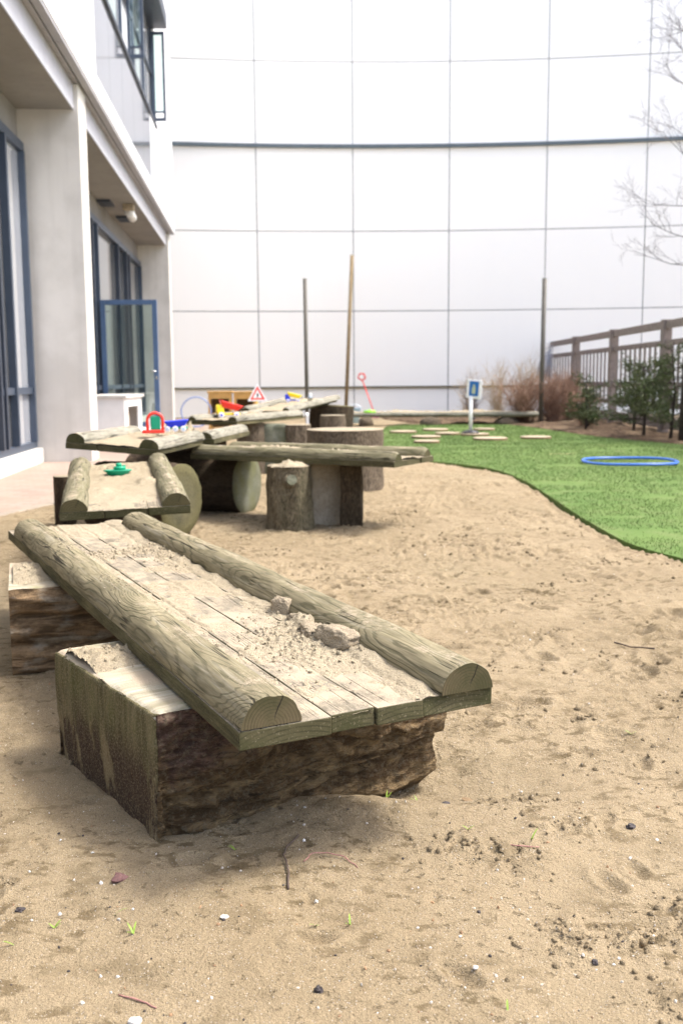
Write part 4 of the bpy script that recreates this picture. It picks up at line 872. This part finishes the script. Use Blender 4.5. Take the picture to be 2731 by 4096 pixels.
# upper window band: sill, glass, mullions, projecting head and two opened sashes
wb = bb('window_band', -.04, .10, 13.37, 21.38, 6.18, 8.05, M['glassreflect'])  # whiteness of the reflected wall is in the glass colour
bb('sill', -.02, .215, 13.37, 21.38, 6.11, 6.175, M['framedark'], wb); bb('head', -.02, .46, 13.37, 21.38, 8.06, 8.35, M['framedark'], wb, .004)
for y in (13.40, 15.0, 16.6, 18.2, 19.8, 21.32): bb('mullion', .02, .14, y-.035, y+.035, 6.178, 8.055, M['frame'], wb)
bb('transom', .102, .135, 13.44, 21.28, 7.15, 7.19, M['frame'], wb)
bb('upper_cladding', -.04, .19, 13.37, 21.38, 8.36, 14, M['white'])
for y in (17.2, 21.2):
    Mx = Matrix.Translation((.15, y, 6.23)) @ Matrix.Rotation(R(-6), 4, 'Z'); w_, h_ = .26, 1.72
    f = MB().box(0, .045, 0, .04, 0, h_, Mx).box(w_-.045, w_, 0, .04, 0, h_, Mx).box(.046, w_-.046, 0, .04, 0, .06, Mx).box(.046, w_-.046, 0, .04, h_-.06, h_, Mx).box(.046, w_-.046, 0, .04, .16, .19, Mx).build('open_sash', M['frame'], bl)
    MB().box(.046, w_-.046, .015, .022, .195, h_-.061, Mx).build('pane', M['pane'], f)
# ground floor glazing behind the pillars
XG = -.62
def glazing(y0, y1, muls, heavy):
    g = bb('glazing', XG-.06, XG-.03, y0, y1, .20, 3.84, M['glass'])
    bb('plinth', -.76, -.52, y0, y1, -.05, .19, M['concrete'], g); bb('transom', XG-.028, XG+.03, y0, y1, .86, .94, M['frame'], g); bb('transom', XG-.028, XG+.03, y0, y1, 3.74, 3.85, M['frame'], g)
    bb('transom', XG-.028, XG+.03, y0, y1, .195, .27, M['frame'], g)
    for y in muls: bb('mullion', XG-.028, XG+.055, y-.035, y+.035, .272, 3.735, M['framedark'] if y in heavy else M['frame'], g)
    return g
g1 = glazing(.93, 12.61, (2.2, 3.8, 5.4, 7.0, 8.6, 10.2, 10.9, 11.1, 11.6, 12.5), (10.9, 11.1))
g2 = glazing(13.15, 24.84, (14.5, 16.2, 17.2, 17.5, 18.05, 20.7, 22.0, 22.5, 24.7), (17.2, 17.5, 20.7, 22.0, 22.5))
bb('reflection_pane', XG-.0285, XG-.02, 11.64, 12.46, .272, 3.735, M['glassreflect'], g1)  # added pale sheet, paints the wall's reflection onto this bay
for y0 in (9.2, 10.25): bb('lower_panel', XG-.028, XG-.005, y0, y0+.6, .28, .85, M['soffit'], g1)
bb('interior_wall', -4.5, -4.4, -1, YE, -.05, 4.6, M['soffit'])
bb('end_wall', -7, -.72, YE-.3, YE-.02, -.1, 4.55, M['concrete']); bb('step', -.51, .35, 17.6, 19.6, -.05, .15, M['concrete'], bevel=.01)
# door leaf, open square to the facade
dr = empty('door', (XG+.06, 17.95, 0), R(-3), None); dr.parent = bl
def dd(name, x0, x1, z0, z1, mat, par=None, y0=-.025, y1=.025): return MB().box(x0, x1, y0, y1, z0, z1).build(name, mat, par or dr, bevel=.003)
dd('door_frame', 0, .085, .2, 2.42, M['framelight']); dd('door_frame', .90, .985, .2, 2.42, M['framelight']); dd('door_frame', .087, .898, 2.335, 2.42, M['framelight']); dd('door_frame', .087, .898, .2, .29, M['framelight'])
dd('pane', .087, .898, .292, 2.333, M['pane'], None, -.008, .008)
MB().tube([(.94, -.03, 1.18), (.94, -.075, 1.18), (.85, -.08, 1.18)], .012, 8).build('handle', M['steel'], dr, True); dd('lock', .925, .965, 1.04, 1.10, M['steel'], None, -.034, -.027)
# white play cupboard by the door
pc = empty('white_cupboard', (-3.42, 15.95, 0), R(1), 'low white box cupboard with a square opening and grey top, before the open glass door', 'cupboard')
MB().box(-.60, -.03, 0, .03, .0, .74).build('front_panel', M['boxwhite'], pc, bevel=.003)
MB().box(-.028, 0, 0, .28, 0, .74).box(-.028, 0, 1.20, 1.5, 0, .74).box(-.028, 0, .282, 1.198, .60, .74).build('side_panel', M['boxwhite'], pc)
MB().box(-.6, -.03, 1.47, 1.5, 0, .74).box(-.6, -.57, .032, 1.468, 0, .74).build('back_panel', M['boxwhite'], pc); MB().box(-.65, .04, -.04, 1.55, .742, .79).build('top', M['concrete'], pc, bevel=.004)
MB().box(-.5, -.1, .5, .9, 0, .5).build('inner_shelf', M['stepwood'], pc)
# soffit fittings
for y, x, lb in ((18.9, -.56, 'vent'), (20.7, -.42, 'vent')): v = bb('vent', x-.14, x+.14, y-.28, y+.28, 4.20, 4.248, M['framedark']); bb('vent_frame', x-.16, x+.16, y-.30, y+.30, 4.238, 4.2475, M['alugrey'], v)
sl_ = empty('soffit_lamp', (-.16, 19.2, 4.25), 0); sl_.parent = bl; MB().box(-.10, .10, -.12, .12, -.10, -.001).build('housing', M['stepwood'], sl_, bevel=.01); MB().tube([(0, .05, -.11), (0, .50, -.16)], .085, 14).build('lamp_head', M['boxwhite'], sl_, True)

# ------------------------------------------------------------------ fence
fy = [28.2, 25.0, 21.5, 18.0, 14.4, 10.8, 7.2]; fx = [5.80, 5.80, 5.79, 5.77, 5.75, 5.73, 5.70]
fn = empty('picket_fence', (5.75, 18, 0), 0, 'grey-brown wooden picket fence with square posts along the right side', 'fence')
for x, y in zip(fx, fy): MB().box(x-5.75-.085, x-5.75+.085, y-18-.07, y-18+.07, -.1, 2.02).build('post', M['fence'], fn, bevel=.008)
def rail(z0, z1, dx, t, name='rail'):
    for i in range(len(fy)-1):
        a = Vector((fx[i]-5.75+dx, fy[i]-18-.072, 0)); b = Vector((fx[i+1]-5.75+dx, fy[i+1]-18+.072, 0)); m_ = MB()
        for p in (a, b):
            for x, z in ((-t, z0), (t, z0), (t, z1), (-t, z1)): m_.v.append(p+Vector((x, 0, z)))
        m_.f = [[0, 1, 2, 3], [7, 6, 5, 4], [0, 4, 5, 1], [1, 5, 6, 2], [2, 6, 7, 3], [3, 7, 4, 0]]; m_.build(name, M['fence'], fn, bevel=.004)
rail(1.86, 2.0, 0, .03, 'top_rail'); rail(1.56, 1.66, 0, .025); rail(.84, .92, 0, .025); rail(.46, .56, 0, .025); rail(.10, .30, 0, .025)
cnt = 0; pk = MB()
y = 27.9
while y > 16.5:
    t = np.interp(y, fy[::-1], fx[::-1])
    if min(abs(y-q) for q in fy) > .14:
        o = MB().box(t-5.75-.012, t-5.75+.008, y-18-.045, y-18+.045, .50, 1.60, Matrix.Translation((-.036, 0, 0))).build('picket', M['fence'], fn)
    y -= .325
while y > 7.3:
    if min(abs(y-q) for q in fy) > .14: pk.box(-.06, -.04, y-18-.045, y-18+.045, .50, 1.60)
    y -= .325
o = pk.build('pickets', M['fence'], fn); o['kind'] = 'stuff'
m_ = MB(); 
for k in range(14): m_.tube([(5.25+.03*k, 27.3-.02*k, .95+.0*k), (5.38+.025*k+.02*math.sin(k), 27.3, 1.45+.035*k)], .012, 5)
for k in range(9): m_.tube([(5.25+.02*k, 27.29, 1.0+.09*k), (5.68, 27.29, 1.0+.11*k)], .010, 5)
tag(m_.build('rolled_net', M['mesh'], smooth=True), 'grey netting leaning in the corner between the wall and the fence end', 'net')

# ------------------------------------------------------------------ shrubs and the bare tree
def twig_shrub(x, y, h, w, nst, mat, label, seed, thick=.008, up=.75, grp='leafless shrubs in the soil bed', z0=.08):
    r = random.Random(seed); root = empty('bare_shrub', (x, y, z0), 0, label, 'shrub', grp); st_ = MB(); tw = MB()
    for i in range(nst):
        a = r.uniform(0, 6.28); lean = r.uniform(.05, 1)*w; p = Vector((r.gauss(0, .06)*w*2, r.gauss(0, .06)*w*2, -.05)); d = Vector((math.cos(a)*lean, math.sin(a)*lean, h*r.uniform(.6, 1.05))); pts = [p]; n = 6
        for k in range(1, n+1): pts.append(p+d*(k/n)+Vector((r.gauss(0, .02), r.gauss(0, .02), 0))*k*.5)
        st_.tube(pts, [thick*(1-.75*k/n) for k in range(n+1)], 4, False)
        for k in range(1, n+1):
            for _ in range(3):
                q = pts[k-1].lerp(pts[k], r.random()); dd_ = (d.normalized()*up+Vector((r.gauss(0, .6), r.gauss(0, .6), r.gauss(.1, .4)))).normalized(); L = h*r.uniform(.12, .32)
                m1 = q+dd_*L*.5+Vector((r.gauss(0, .01),)*3); tw.tube([q, m1, q+dd_*L+Vector((0, 0, L*.15))], [thick*.45, thick*.35, thick*.15], 3, False)
    st_.build('stems', mat, root, True); tw.build('twigs', mat, root, True); return root
TR, TT = M['twigred'], M['twigtan']
for i, (x, y, h, w, n, mt, lb) in enumerate([(4.0, 22.0, .95, .58, 75, TR, 'dense red-brown twiggy bush left of the dark pole'), (4.7, 22.4, 1.0, .6, 75, TR, 'dense red-brown twiggy bush right of the dark pole'), (3.75, 24.2, 1.25, .42, 30, TT, 'tall tan twiggy bush before the wall'), (3.2, 25.4, 1.1, .45, 22, TT, 'thin tan twiggy bush nearest the road sign'),
        (4.6, 25.3, 1.35, .5, 30, TT, 'tall tan twiggy bush by the fence end'), (5.2, 23.0, 1.1, .4, 50, TR, 'red-brown twiggy bush close against the fence'), (5.0, 20.6, .75, .45, 40, TR, 'low brown twiggy bush between fence post and green shrub'), (3.05, 23.3, .95, .3, 18, M['twiggrey'], 'small dark bare bush beside the far low tray')]):
    twig_shrub(x, y, h, w, n, mt, lb, 100+i, .010 if mt is TR else .007)
def conifer(x, y, h, w, label, seed, nb=46):
    r = random.Random(seed); root = empty('evergreen_shrub', (x, y, .06), 0, label, 'shrub', 'evergreen shrubs along the fence'); tr = MB(); V = []; F = []
    tr.tube([(0, 0, -.1), (r.gauss(0, .04), r.gauss(0, .04), h*.5), (r.gauss(0, .08), r.gauss(0, .08), h)], [.03, .02, .006], 7)
    for i in range(nb):
        z = h*r.uniform(.1, .97); a = r.uniform(0, 6.28); L = w*r.uniform(.45, 1.1)*(1.15-.65*z/h); e = Vector((math.cos(a), math.sin(a), r.uniform(.05, .7))).normalized(); p0 = Vector((0, 0, z)); n = 5; pts = [p0+e*L*k/n+Vector((0, 0, -.1*L*(k/n)**2)) for k in range(n+1)]
        tr.tube(pts, [.008*(1-.8*k/n) for k in range(n+1)], 4, False)
        for _ in range(int(52*L/w)):
            k = r.uniform(.3, 1); p = p0+e*L*k+Vector((r.gauss(0, .045), r.gauss(0, .045), r.gauss(0, .03))); dirn = (e*.6+Vector((r.gauss(0, .6), r.gauss(0, .6), r.gauss(.1, .4)))).normalized(); s = dirn.cross(Vector((r.random(), r.random(), r.random()))).normalized()*r.uniform(.006, .013); l = r.uniform(.04, .085); b = len(V)
            V += [p-s, p+s, p+s*.6+dirn*l, p-s*.6+dirn*l]; F.append([b, b+1, b+2, b+3])
    tr.build('trunk', M['trunk'], root, True); mesh('foliage', V, F, M['needle'], root); return root
for i, a in enumerate([(4.60, 18.9, .95, .42, 'low open evergreen shrub before the middle fence post'), (5.30, 18.2, 1.15, .55, 'spreading evergreen shrub left of the right-hand fence post'), (5.0, 16.6, 1.15, .85, 'dark dense evergreen shrub in front of the right-hand fence post'), (5.15, 15.7, 1.45, .55, 'tallest evergreen shrub at the right edge beside the tree trunk'), (4.9, 19.9, .6, .3, 'smallest evergreen shrub, behind the low one')]):
    conifer(*a, 200+i, nb=(30, 44, 66, 46, 18)[i])
tt = empty('bare_tree', (5.19, 15.2, 0), 0, 'leafless tree at the right edge, its thin branches reaching in front of the white wall', 'tree')
r = random.Random(5); br_ = MB()
trp = [Vector((0, 0, -.1)), Vector((.02, 0, 1.2)), Vector((.10, .1, 2.6)), Vector((.22, .1, 4.2)), Vector((.3, .2, 6.3)), Vector((.35, .2, 8.5))]
MB().tube(trp, [.085, .075, .065, .05, .035, .012], 12).build('trunk', M['trunk'], tt, True)
def grow(p, d, L, rad, lev):
    n = 5; pts = [p]; q = p.copy(); dd_ = d.copy()
    for k in range(n):
        dd_ = (dd_+Vector((r.gauss(0, .17), r.gauss(0, .17), r.gauss(.03, .13)))).normalized(); q = q+dd_*L/n; pts.append(q.copy())
    br_.tube(pts, [max(.0016, rad*(1-.7*k/n)) for k in range(n+1)], 5 if lev < 2 else 3, False)
    if lev < 3:
        for _ in range((5, 4, 3)[lev]):
            k = r.uniform(.25, 1); i = min(n-1, int(k*n)); s = pts[i].lerp(pts[i+1], k*n-i); nd = (dd_*.8+Vector((r.gauss(0, .55), r.gauss(0, .55), r.gauss(.1, .45)))).normalized(); grow(s, nd, L*r.uniform(.4, .65), rad*.5, lev+1)
for z, az, L in ((2.6, 2.9, 1.5), (3.0, 3.5, 1.45), (3.5, 2.6, 1.3), (4.0, 3.3, 1.5), (4.4, 3.0, 1.2), (5.1, 3.2, 1.5), (5.5, 2.7, 1.3), (5.8, 3.5, 1.3), (6.4, 3.1, 1.1), (3.2, .3, 1.4), (4.4, 5.2, 1.4), (5.4, .8, 1.2), (4.9, 1.6, 1.3), (7., 3., .9), (7.2, .4, .9)):
    i = max(k for k in range(5) if trp[k].z <= z); p = trp[i].lerp(trp[i+1], (z-trp[i].z)/(trp[i+1].z-trp[i].z)); grow(p, Vector((math.cos(az), math.sin(az), .35)).normalized(), L*.62, .010, 0)
br_.build('branches', M['twiggrey'], tt, True)

# ------------------------------------------------------------------ small things on the sand
def scatter(name, n, mat, s0, s1, label, cat, seed, ylo=1.2, yhi=7., flat=.6):
    r = random.Random(seed); P = []; Z = []
    xs_ = []; ys_ = []
    while len(xs_) < n:
        y = ylo*(yhi/ylo)**(r.random()**1.25); x = r.uniform(-.42*y-.1, .46*y+.15)
        if sdist(np.array([x]), np.array([y]), LAWN)[0] < .1 or sdist(np.array([x]), np.array([y]), PAVE)[0] < .1: continue
        xs_.append(x); ys_.append(y)
    Zg = ground_z(np.array(xs_)[None], np.array(ys_)[None])[0]
    for x, y, z in zip(xs_, ys_, Zg): s = s0+(s1-s0)*r.random()**3; P.append((x, y, z+s*.25)); Z.append(s)
    V, F = crumbs(P, Z, seed); tag(mesh(name, V, F, mat, smooth=False), label, cat, kind='stuff')
scatter('shell_bits', 260, M['shell'], .0010, .0042, 'tiny white shell bits strewn over the sand', 'shell bits', 1)
scatter('pale_grit', 900, M['peb_l'], .0010, .0042, 'fine pale grit strewn over the sand', 'grit', 2)
scatter('dark_grit', 330, M['peb_d'], .0010, .0042, 'fine dark bits strewn over the sand', 'grit', 3)
scatter('ochre_grit', 380, M['peb_o'], .0012, .0045, 'fine ochre brown grit strewn over the sand', 'grit', 4)
# sand clods thrown about the trampled area, uncountable
r = random.Random(77); P = []; Z = []; cx_ = []; cy_ = []
clusters = [(r.uniform(-.9, 2.6), r.uniform(2.4, 7.5)) for _ in range(230)]+[(x, y) for x, y, q in CLODS for _ in range(5)]
for x, y in clusters:
    for _ in range(r.randint(4, 16)):
        X_, Y_ = x+r.gauss(0, .05), y+r.gauss(0, .035)
        if X_ < -.42*Y_ or sdist(np.array([X_]), np.array([Y_]), LAWN)[0] < .06: continue
        cx_.append(X_); cy_.append(Y_)
Zg = ground_z(np.array(cx_)[None], np.array(cy_)[None])[0]
for x, y, z in zip(cx_, cy_, Zg): s = .002+(.011 if y > 2.4 else .006)*r.random()**3; P.append((x, y, z+s*.2)); Z.append(s)
V, F = crumbs(P, Z, 9); tag(mesh('sand_clods', V, F, M['clodsand'], smooth=True), 'small crumbled sand clods over the trampled sand', 'clods', kind='stuff')
def lump(x, y, s, mat, label, cat, name, rz=0, flat=.6, jit=.25, n=9):
    random.seed(int(x*1000)); o = MB().ell((0, 0, 0), (s, s*.72, s*flat), n, jit=jit).build(name, mat); o.location = (x, y, gz(x, y)+s*flat*.5); o.rotation_euler = (0, .1, rz); return tag(o, label, cat)
def vine(pts, rad, mat, label, cat, name):
    P = [Vector((x, y, gz(x, y)+rad*1.0+dz)) for x, y, dz in pts]; Q = []
    for i in range(len(P)-1):
        for k in range(4): Q.append(P[i].lerp(P[i+1], k/4)+Vector((mn.noise(P[i]*50+Vector((k, 0, 0))), mn.noise(P[i]*50+Vector((0, k, 0))), 0))*.004)
    Q.append(P[-1]); return tag(MB().tube(Q, [rad*(.6+.5*abs(mn.noise(q*70))) for q in Q], 7).build(name, mat, smooth=True), label, cat)
def sprout(x, y, label, n=2, L=.03, seed=0):
    r_ = random.Random(seed); V = []; F = []
    for i in range(n):
        a = r_.uniform(0, 6.28); c = Vector((math.cos(a), math.sin(a), 0)); s = Vector((-c.y, c.x, 0))*.0016; l = L*r_.uniform(.6, 1.1); b = len(V)
        for t, k in ((0, 1), (.35, 1.1), (.7, .8), (1, .1)): p = c*l*t*.8+Vector((0, 0, l*(t*.85-.35*t*t))); V += [p-s*k, p+s*k]
        F += [[b+2*j, b+2*j+1, b+2*j+3, b+2*j+2] for j in range(3)]
    o = mesh('grass_sprout', V, F, M['sprout']); o.location = (x, y, gz(x, y)); return tag(o, label, 'grass sprout', 'single grass sprouts in the sand')
lump(-.455, 1.906, .017, M['redstone'], 'red-brown angular stone lying on the sand left of the block corner', 'stone', 'stone', .5, .6, .35, 7)
lump(-.223, 1.751, .0085, M['shell'], 'round white shell piece with a sprout beside it', 'shell', 'shell', .2, .4)
lump(-.334, 1.470, .012, M['shell'], 'largest white pebble at the bottom edge of the photo', 'pebble', 'pebble', .1, .5)
lump(.222, 1.592, .006, M['shell'], 'white shell chip low right of centre', 'shell', 'shell', .7, .5)
lump(-.043, 1.532, .008, M['peb_d'], 'black crumbly lump near the bottom middle', 'lump', 'charred_lump', .3, .8, .35)
lump(.433, 1.619, .009, M['peb_d'], 'dark stone splinter left of the clod patch', 'stone', 'stone', 1.2, .4, .3)
lump(.646, 2.147, .011, M['peb_d'], 'dark crumb on the right, above the clod patch', 'stone', 'stone', .2, .5, .35)
lump(-.62, 1.80, .010, M['peb_d'], 'small black stone near the left edge', 'stone', 'stone', .4, .45, .3)
lump(.317, 2.436, .017, M['stepside'], 'flat brown wood chip beside the right end of the block', 'wood chip', 'wood_chip', -.4, .22, .2)
lump(.245, 2.30, .011, M['peb_d'], 'flat dark flake beside the hollow under the block', 'stone', 'stone', .3, .35, .2)
vine([(-.100, 2.085, 0), (-.122, 2.03, .002), (-.128, 1.99, .003), (-.118, 1.95, .002), (-.112, 1.91, .002), (-.110, 1.86, 0)], .0030, M['rooty'], 'thin dark root lying on the sand below the block', 'root', 'root')
vine([(-.082, 1.970, 0), (-.068, 1.995, .004), (-.035, 2.0, .006), (0, 1.99, .004), (.028, 1.955, 0)], .0017, M['pinkroot'], 'thin pinkish root curving over the sand right of the dark root', 'root', 'root')
vine([(1.028, 3.694, .004), (1.07, 3.62, .008), (1.124, 3.522, .002)], .0042, M['rooty'], 'straight dark twig lying alone on the sand at the right', 'twig', 'twig')
vine([(-.375, 1.545, 0), (-.341, 1.528, .001), (-.305, 1.50, 0)], .0019, M['pinkroot'], 'short red-brown twig near the bottom left', 'twig', 'twig')
vine([(.33, 2.07, 0), (.37, 2.05, .002), (.42, 2.045, 0)], .0018, M['pinkroot'], 'thin brown stalk right of the hollow under the block', 'twig', 'twig')
vine([(-.69, 1.70, 0), (-.66, 1.705, .001), (-.63, 1.715, 0)], .0024, M['rooty'], 'short bit of twig at the left edge of the sand', 'twig', 'twig')
for i, (x, y, L, n_, lb) in enumerate([(-.233, 2.035, .026, 3, 'three-leaved grass sprout below the block'), (.411, 2.086, .034, 2, 'slanting grass sprout right of the block'), (-.436, 1.781, .036, 1, 'single slanting grass blade left of centre'), (-.387, 1.72, .030, 3, 'upright pair of grass blades low on the left'), (.26, 1.488, .030, 1, 'bright grass blade at the bottom right of centre'),
    (-.053, 1.738, .022, 2, 'small sprout in the middle of the sand'), (.278, 2.131, .02, 4, 'leafy little sprout near the hollow'), (.19, 2.444, .038, 3, 'taller grass tuft by the dark gap under the block'), (.107, 2.40, .028, 2, 'yellowish stalk at the dark gap under the block'), (-.541, 1.752, .02, 3, 'tiny sprout near the left edge'), (-.60, 1.70, .03, 2, 'grass blade beside the short twig at the left edge'), (.82, 2.75, .026, 3, 'sprout far out on the right-hand sand'), (-.30, 2.90, .03, 3, 'curly sprout on top of the sand heap'), (.01, 1.745, .026, 2, 'slanting sprout right of the middle one')]): sprout(x, y, lb, n_, L, i)

# ------------------------------------------------------------------ light, sky, camera
SUN = Vector((.52, .04, .84)).normalized()
W = bpy.data.worlds.new('World'); S.world = W; W.use_nodes = True; nt = W.node_tree; bg = nt.nodes['Background']
sk = nt.nodes.new('ShaderNodeTexSky'); sk.sky_type = 'NISHITA'; sk.sun_disc = False; sk.sun_elevation = math.asin(SUN.z); sk.sun_rotation = math.atan2(SUN.x, SUN.y); sk.air_density = 1.; sk.dust_density = 5.; sk.ozone_density = 1.2
nt.links.new(sk.outputs[0], bg.inputs[0]); bg.inputs[1].default_value = .15
L = bpy.data.lights.new('sun', 'SUN'); L.energy = 1.5; L.angle = R(11); L.color = (1, .97, .93); lo = bpy.data.objects.new('sun', L); C.objects.link(lo); lo.rotation_euler = SUN.to_track_quat('Z', 'Y').to_euler()
cam = bpy.data.cameras.new('camera'); co = bpy.data.objects.new('camera', cam); C.objects.link(co); S.camera = co
cam.sensor_fit = 'VERTICAL'; cam.sensor_height = 36; cam.sensor_width = 24; cam.lens = 2300/2352*36; cam.clip_end = 2000; cam.clip_start = .05
p = math.atan(303/2300); roll = R(.43)
co.location = (0, 0, 1.0); co.rotation_euler = (Matrix.Rotation(math.pi/2-p, 3, 'X') @ Matrix.Rotation(-roll, 3, 'Z')).to_euler()
cam.dof.use_dof = True; cam.dof.focus_distance = 2.25; cam.dof.aperture_fstop = 5.0; cam.dof.aperture_blades = 7
S.view_settings.view_transform = 'Standard'; S.view_settings.look = 'None'; S.view_settings.gamma = 1; S.view_settings.exposure = 1.56
S.cycles.max_bounces = 6
